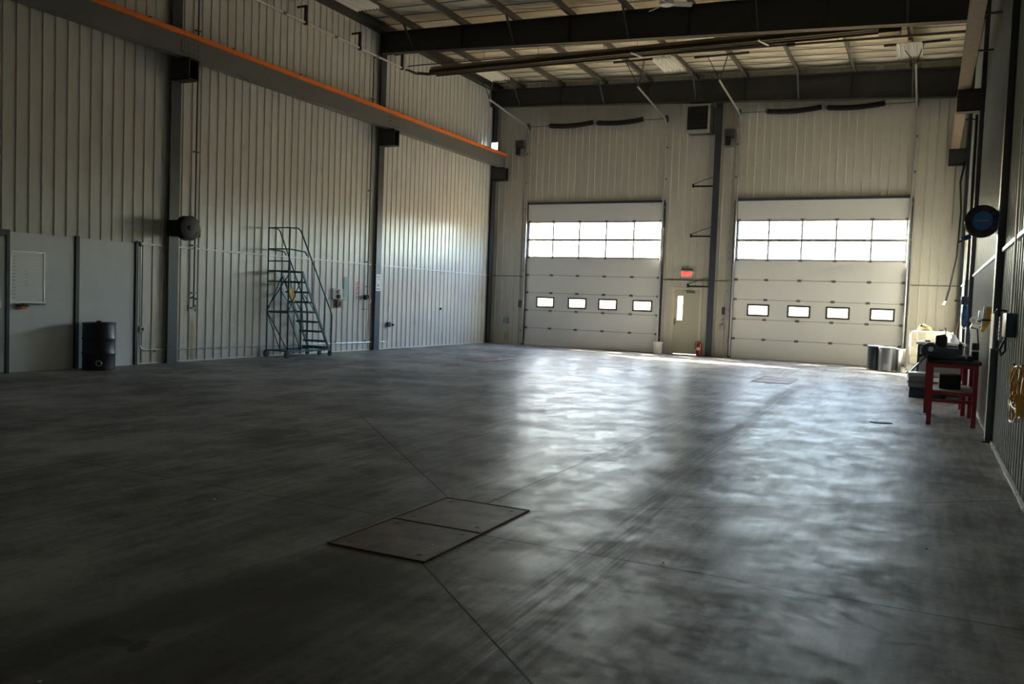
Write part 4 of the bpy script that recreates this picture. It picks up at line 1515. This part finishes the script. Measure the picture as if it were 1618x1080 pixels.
t = thing('filter_regulator', 'blue-black air filter assembly on the column behind the benches', 'regulator', (.68, 19.5, 1.3))
xx, yy = FR - .05, 19.5
bm = B(); lathe(bm, [(.03, 0), (.05, .03), (.06, .25), (.05, .42), (.03, .45)], (xx, yy, 1.34))
obj('bowl', bm, 'blue', t)
bm = B(); box(bm, xx - .08, xx + .06, yy - .06, yy + .06, 1.79, 1.96, .02); cyl(bm, (xx - .08, yy, 1.87), (xx - .20, yy, 1.87), .018, 8)
obj('head', bm, 'navy', t)
obj('pipe', tube(B(), [(xx, yy, 1.96), (xx, yy, 2.3)], .04, 8), 'navy', t)
obj('pipe', tube(B(), [(xx, yy, 2.3), (xx, yy, 5.6)], .03, 8), 'blackm', t)
obj('pipe', tube(B(), [(xx, yy, 1.34), (xx, yy, .1)], .025, 8), 'black', t)
obj('collar', box(B(), xx - .05, xx + .05, yy - .05, yy + .05, 1.30, 1.33), 'tin', t)

# dangling black cable in the corner
t = thing('pendant_cable', 'black cable dangling in the far right corner', 'cable', (.6, 26.2, 1.9))
obj('cable', tube(B(), [(.66, 26.33, 5.76), (.66, 26.25, 5.6), (.60, 26.2, 5.2), (.66, 26.2, 4.4), (.62, 26.2, 3.2), (.50, 26.2, 2.3), (.42, 26.2, 1.95)], .025, 8), 'black', t)
obj('plug', cyl(B(), (.42, 26.2, 1.96), (.37, 26.2, 1.85), .03, 10), 'tin', t)
t = thing('pull_cord', 'thin cord with a small grey weight on the right end of the back wall', 'cord', (.45, YB - .08, 4.0))
obj('cord', tube(B(), [(.50, YB - .08, 6.8), (.47, YB - .08, 4.1)], .006, 5), 'blackm', t)
obj('weight', lathe(B(), [(.02, 0), (.03, .03), (.02, .12)], (.46, YB - .08, 3.98)), 'galv', t)

# ---------------------------------------------------------------- benches and what stands on them
def bench(x0, x1, y0, y1, h, label):
    t = thing('work_bench', label, 'bench', ((x0 + x1) / 2, (y0 + y1) / 2, 0))
    for x in (x0, x1 - .06):
        for y in (y0, y1 - .06):
            obj('leg', box(B(), x, x + .06, y, y + .06, 0, h - .05), 'red', t)
    bm = B()
    for z in (h - .11,):
        box(bm, x0 + .06, x1 - .06, y0 + .01, y0 + .05, z, z + .06); box(bm, x0 + .06, x1 - .06, y1 - .05, y1 - .01, z, z + .06)
        box(bm, x0 + .01, x0 + .05, y0 + .06, y1 - .06, z, z + .06); box(bm, x1 - .05, x1 - .01, y0 + .06, y1 - .06, z, z + .06)
    obj('top_frame', bm, 'red', t)
    for z, nm in ((.44, 'shelf_frame'), (.33, 'stretcher')):
        bm = B()
        box(bm, x0 + .06, x1 - .06, y0 + .01, y0 + .05, z, z + .045); 
        if nm == 'shelf_frame':
            box(bm, x0 + .06, x1 - .06, y1 - .05, y1 - .01, z, z + .045)
            box(bm, x0 + .01, x0 + .05, y0 + .06, y1 - .06, z, z + .045); box(bm, x1 - .05, x1 - .01, y0 + .06, y1 - .06, z, z + .045)
        obj(nm, bm, 'red', t)
    obj('shelf', box(B(), x0 + .05, x1 - .05, y0 + .05, y1 - .05, .485, .50), 'shelfwood', t)
    obj('bench_top', box(B(), x0 - .03, x1 + .03, y0 - .03, y1 + .03, h - .05, h, .006), 'blackm', t)
    return t
bench(.06, .68, 13.38, 14.72, .93, 'red steel work bench nearest on the right with machine on top')
bench(.02, .60, 14.95, 15.95, .93, 'second red steel work bench behind the nearest one')

BT = .93
t = thing('chop_saw', 'dark blue chop saw with round blade guard at the bench corner', 'saw', (.25, 13.7, BT))
bm = B(); box(bm, .02, .51, 13.50, 13.95, BT, BT + .06, .01)
obj('base', bm, 'navy', t)
bm = B(); lathe(bm, [(.10, -.02), (.115, 0), (.115, .05), (.10, .07)], (.055, 13.62, BT + .115), 'Y', 28)
obj('blade_guard', bm, 'navy', t)
obj('guard_highlight', lathe(B(), [(.04, -.01), (.035, -.015), (.001, -.016)], (.065, 13.61, BT + .135), 'Y', 12), 'tin', t)  # pale disc stands in for the highlight on the dark round guard
bm = B(); beam(bm, (.08, 13.68, BT + .12), (.46, 13.78, BT + .09), .12, .11)
obj('arm', bm, 'navy', t)
obj('handle', tube(B(), [(-.03, 13.62, BT + .05), (-.07, 13.60, BT + .03), (-.08, 13.60, BT + .02)], .02, 8), 'black', t)
bm = B(); box(bm, .12, .28, 13.90, 14.05, BT + .02, BT + .33, .03)
beam(bm, (.14, 13.98, BT + .3), (.26, 13.98, BT + .33), .1, .05)
obj('motor', bm, 'black', t)
obj('cord', tube(B(), [(.25, 13.98, BT + .33), (.255, 13.98, BT + .40), (.24, 13.98, BT + .45)], .007, 6), 'black', t)
tag(obj('tool_case', box(B(), .53, .60, 13.45, 13.95, BT, BT + .065, .01), 'black'), 'flat black case lying on the nearest bench beside the saw', 'case')
t = thing('spray_can', 'black canister with pale cap on the bench behind the flat case', 'can', (.47, 14.2, BT))
obj('body', lathe(B(), [(.034, 0), (.036, .005), (.036, .20), (.02, .22)], (.46, 14.2, BT), n=20), 'blackm', t)
obj('cap', lathe(B(), [(.022, .215), (.022, .245), (.01, .25)], (.46, 14.2, BT), n=16), 'white', t)
tag(obj('spray_can', lathe(B(), [(.017, 0), (.018, .005), (.018, .19), (.012, .21)], (.555, 14.15, BT), n=16), 'galvdull'), 'slim grey can on the bench between two black canisters', 'can')
t = thing('battery_charger', 'black box with a white band at the wall end of the bench', 'charger', (.64, 13.9, BT))

bm = B(); box(bm, .605, .70, 14.05, 14.2, BT, BT + .24, .01)
obj('case', bm, 'black', t)
obj('band', box(B(), .604, .701, 14.045, 14.05, BT + .115, BT + .14), 'white', t)
tag(obj('storage_box', box(B(), .20, .48, 13.7, 14.1, .502, .70, .01), 'black'), 'black box on the shelf of the nearest bench', 'box')

# grey cabinet with pale top behind the benches
t = thing('utility_cabinet', 'grey cabinet with a pale top behind the red benches', 'cabinet', (.25, 18.5, 0))
obj('body', box(B(), -.13, .66, 18.2, 19.0, .05, .96), 'cabinet', t, smooth=False)
obj('top', box(B(), -.17, .69, 18.15, 19.05, .985, 1.03, .008), 'counter', t)
obj('top_lip', box(B(), -.13, .66, 18.18, 19.02, .96, .985), 'black', t)
obj('edge_trim', box(B(), -.14, -.10, 18.19, 18.2, .05, .96), 'darkgrey', t)
for k in range(4):
    obj('foot', box(B(), (-.12, .58)[k % 2], (-.05, .65)[k % 2], (18.25, 18.9)[k // 2], (18.3, 18.95)[k // 2], 0, .05), 'darkgrey', t)
tag(obj('pink_card', box(B(), .48, .575, 18.19, 18.197, .78, .88, .002), 'pink'), 'small pink card stuck on the grey cabinet', 'card')
tag(obj('leaning_bar', beam(B(), (-.22, 18.06, .48), (.05, 18.15, .80), .03, .03), 'navy'), 'dark bar leaning against the grey cabinet over the chest', 'bar')
tag(obj('hand_tool', box(B(), -.02, .08, 18.5, 18.6, 1.03, 1.06, .01), 'darkgrey'), 'small dark tool on the pale cabinet top', 'tool')
# tool chest
t = thing('tool_chest', 'low grey tool chest with latches left of the red benches', 'tool chest', (.1, 17.8, 0))
obj('lower_body', box(B(), -.24, .38, 17.55, 18.05, 0, .20, .008), 'navy', t)
obj('upper_body', box(B(), -.26, .40, 17.50, 18.08, .20, .40, .008), 'chest', t)
obj('lid', box(B(), -.27, .41, 17.48, 18.10, .405, .47, .012), 'cabinet', t)
for z in (.12, .27, .38):
    obj('latch', box(B(), -.285, -.262, 17.50, 17.58, z, z + .06), 'tin', t)
obj('rail', box(B(), -.265, .405, 17.47, 17.49, .29, .305), 'darkgrey', t)
# IBC tote
t = thing('tank_tote', 'milky plastic tank in a wire cage in the far right corner', 'tank', (.1, 25.3, 0))
x0, x1, y0, y1 = -.42, .62, 24.75, 25.75
obj('tank', box(B(), x0 + .03, x1 - .03, y0 + .03, y1 - .03, .22, 1.13, .10), 'tank', t)
obj('filler_cap', lathe(B(), [(.10, 0), (.11, .02), (.10, .05)], (.38, 25.45, 1.13)), 'black', t)
bm = B()
for z in (.25, .47, .69, .91, 1.10):
    tube(bm, [(x0, y0, z), (x1, y0, z), (x1, y1, z), (x0, y1, z)], .009, 6, closed=True)
for k in range(6):
    x = x0 + (x1 - x0) * k / 5
    y = y0 + (y1 - y0) * k / 5
    for p in ((x, y0), (x, y1), (x0, y), (x1, y)):
        cyl(bm, (p[0], p[1], .13), (p[0], p[1], 1.12), .008, 6)
obj('cage', bm, 'galv', t)
bm = B()
box(bm, x0, x1, y0, y1, .15, .19); box(bm, x0, x1, y0, y1, .02, .045)
for x in (x0, (x0 + x1) / 2 - .05, x1 - .1):
    for y in (y0, y1 - .1):
        box(bm, x, x + .1, y, y + .1, .0, .16)
obj('pallet', bm, 'galv', t, smooth=False)
obj('drain_valve', cyl(B(), (.1, y0 + .02, .26), (.1, y0 - .06, .26), .03, 12), 'black', t)
t = thing('cloth_bundle', 'brown cloth bundle lying on top of the caged tank', 'cloth', (-.05, 25.2, 1.13))
bm = B()
bmesh.ops.create_icosphere(bm, subdivisions=3, radius=1)
for v in bm.verts:
    n_ = 1 + .18 * math.sin(5 * v.co.x + 2) * math.cos(4 * v.co.y) + .1 * math.sin(9 * v.co.z + 3 * v.co.x)
    v.co = Vector((v.co.x * .17 * n_ - .06, v.co.y * .14 * n_ + 25.1, max(1.132, 1.18 + v.co.z * .11 * n_)))
obj('bundle', bm, 'bag', t)
bm = B(); bmesh.ops.create_icosphere(bm, subdivisions=2, radius=.05, matrix=Matrix.Translation((-.14, 25.05, 1.26)))
obj('dark_lump', bm, 'black', t)
tag(obj('strap', tube(B(), [(.16, 25.0, 1.155), (.25, 24.95, 1.15), (.38, 24.95, 1.15), (.50, 25.1, 1.15)], .018, 6), 'darkgrey'), 'dark strap lying on top of the caged tank', 'strap')
# drums
t = thing('oil_drum', 'dark blue-black drum at the foot of the right overhead door', 'drum', (-1.24, 25.27, 0))
obj('body', lathe(B(), drum_prof(.20, .64, .004), (-1.24, 25.27, 0)), 'drumblue', t)
obj('lid', lathe(B(), [(.203, .645), (.205, .665), (.18, .67)], (-1.24, 25.27, 0)), 'galv', t)
t = thing('oil_drum', 'dull steel drum between the blue-black drum and the shiny one', 'drum', (-.93, 24.90, 0))
obj('body', lathe(B(), drum_prof(.215, .63, .004), (-.93, 24.90, 0)), 'drumsteel', t)
obj('lid', lathe(B(), [(.218, .635), (.22, .655), (.19, .66)], (-.93, 24.90, 0)), 'galv', t)
t = thing('metal_can', 'shiny silver can standing right of the steel drum', 'can', (-.60, 25.05, 0))
obj('body', lathe(B(), [(.12, 0), (.125, .01), (.125, .60), (.13, .61), (.13, .62), (.11, .62)], (-.60, 25.05, 0)), 'tin', t)
obj('rim', lathe(B(), [(.132, .60), (.134, .62), (.12, .63)], (-.60, 25.05, 0)), 'tin', t)
tag(obj('rag', lathe(B(), [(.07, 0), (.08, .03), (.05, .10), (.06, .14), (.02, .16)], (-.52, 24.72, 0), n=9), 'pail'), 'crumpled pale rag on the floor before the shiny can', 'rag')
# jug with brush behind the cabinet
t = thing('jug', 'pale jug holding an orange-handled stick near the corner column', 'jug', (.55, 21.0, 0))
obj('stand', box(B(), .42, .68, 20.85, 21.15, 0, .85), 'darkgrey', t)
obj('body', lathe(B(), [(.09, 0), (.11, .02), (.10, .16), (.04, .26), (.045, .29)], (.55, 21.0, .85)), 'bucketw', t)
obj('stick', tube(B(), [(.56, 21.0, 1.10), (.60, 21.0, 1.35), (.64, 21.0, 1.52)], .011, 6), 'wood', t, label='orange wooden stick')

# ---------------------------------------------------------------- floor covers and debris
def pit(x0, x1, y0, y1, lab, near=False):
    ym = (y0 + y1) / 2
    for k, (a, b_) in enumerate(((y0, ym), (ym, y1))):
        t = thing('floor_cover_plate', 'rusty floor plate, %s' % lab[k], 'cover plate', ((x0 + x1) / 2, (a + b_) / 2, 0))
        g = .018
        bm = box(B(), x0 + g, x1 - g, a + g, b_ - g, 0, .006)
        obj('plate', bm, 'plate', t, smooth=False)
        bm = B()
        box(bm, x0, x0 + .014, a, b_, 0, .009); box(bm, x1 - .014, x1, a, b_, 0, .009)
        box(bm, x0 + .014, x1 - .014, a, a + .012, 0, .009); box(bm, x0 + .014, x1 - .014, b_ - .012, b_, 0, .009)
        obj('frame', bm, 'plateframe', t, smooth=False)
        for px, py in ((x0 + .1, a + .1), (x1 - .1, a + .1), (x0 + .1, b_ - .1), (x1 - .1, b_ - .1)):
            obj('bolt_hole', cyl(B(), (px, py, .0055), (px, py, .0075), .017, 14), 'black', t)
pit(-3.27, -2.56, 4.18, 5.64, ('nearer one of the foreground pair', 'farther one of the foreground pair'))
pit(-3.31, -2.53, 18.45, 20.0, ('nearer one of the pair toward the right overhead door', 'farther one of the pair toward the right overhead door'))
pit(-10.38, -9.66, 18.45, 20.0, ('nearer one of the pair toward the far left corner', 'farther one of the pair toward the far left corner'))

def scrap(x, y, s, material, label, cat='debris', nm='paper_scrap'):
    bm = B()
    bmesh.ops.create_icosphere(bm, subdivisions=1, radius=1)
    for v in bm.verts:
        v.co = Vector((x + v.co.x * s * random.uniform(.6, 1.2), y + v.co.y * s * random.uniform(.5, 1.1), s * .45 + v.co.z * s * .45 * random.uniform(.6, 1)))
    tag(obj(nm, bm, material, smooth=False), label, cat)
scrap(-4.64, 4.59, .022, 'counter', 'small crumpled pale scrap on the dark floor at left')
scrap(-3.89, 4.88, .014, 'leaf', 'tiny yellow-green leaf left of the foreground cover plates', 'leaf', 'fallen_leaf')
scrap(-2.70, 4.50, .010, 'white', 'tiny white bit lying on the near cover plate')
scrap(-2.56, 3.72, .009, 'counter', 'tiny pale bit in front of the near cover plate')
scrap(-3.02, 2.11, .010, 'counter', 'tiny pale bit at the bottom left corner of the floor')
scrap(.08, 6.22, .012, 'black', 'small dark pebble near the right wall', 'pebble', 'pebble')
scrap(-1.35, 4.95, .010, 'black', 'small dark pebble by the joint across the foreground', 'pebble', 'pebble')
bm = B()
prism(bm, [(-.66, 13.05), (-.52, 13.0), (-.36, 13.08), (-.42, 13.2), (-.58, 13.16)], 'Z', 0, .012)
tag(obj('rubber_scrap', bm, 'black'), 'flat dark rubber scrap on the floor left of the benches', 'debris')
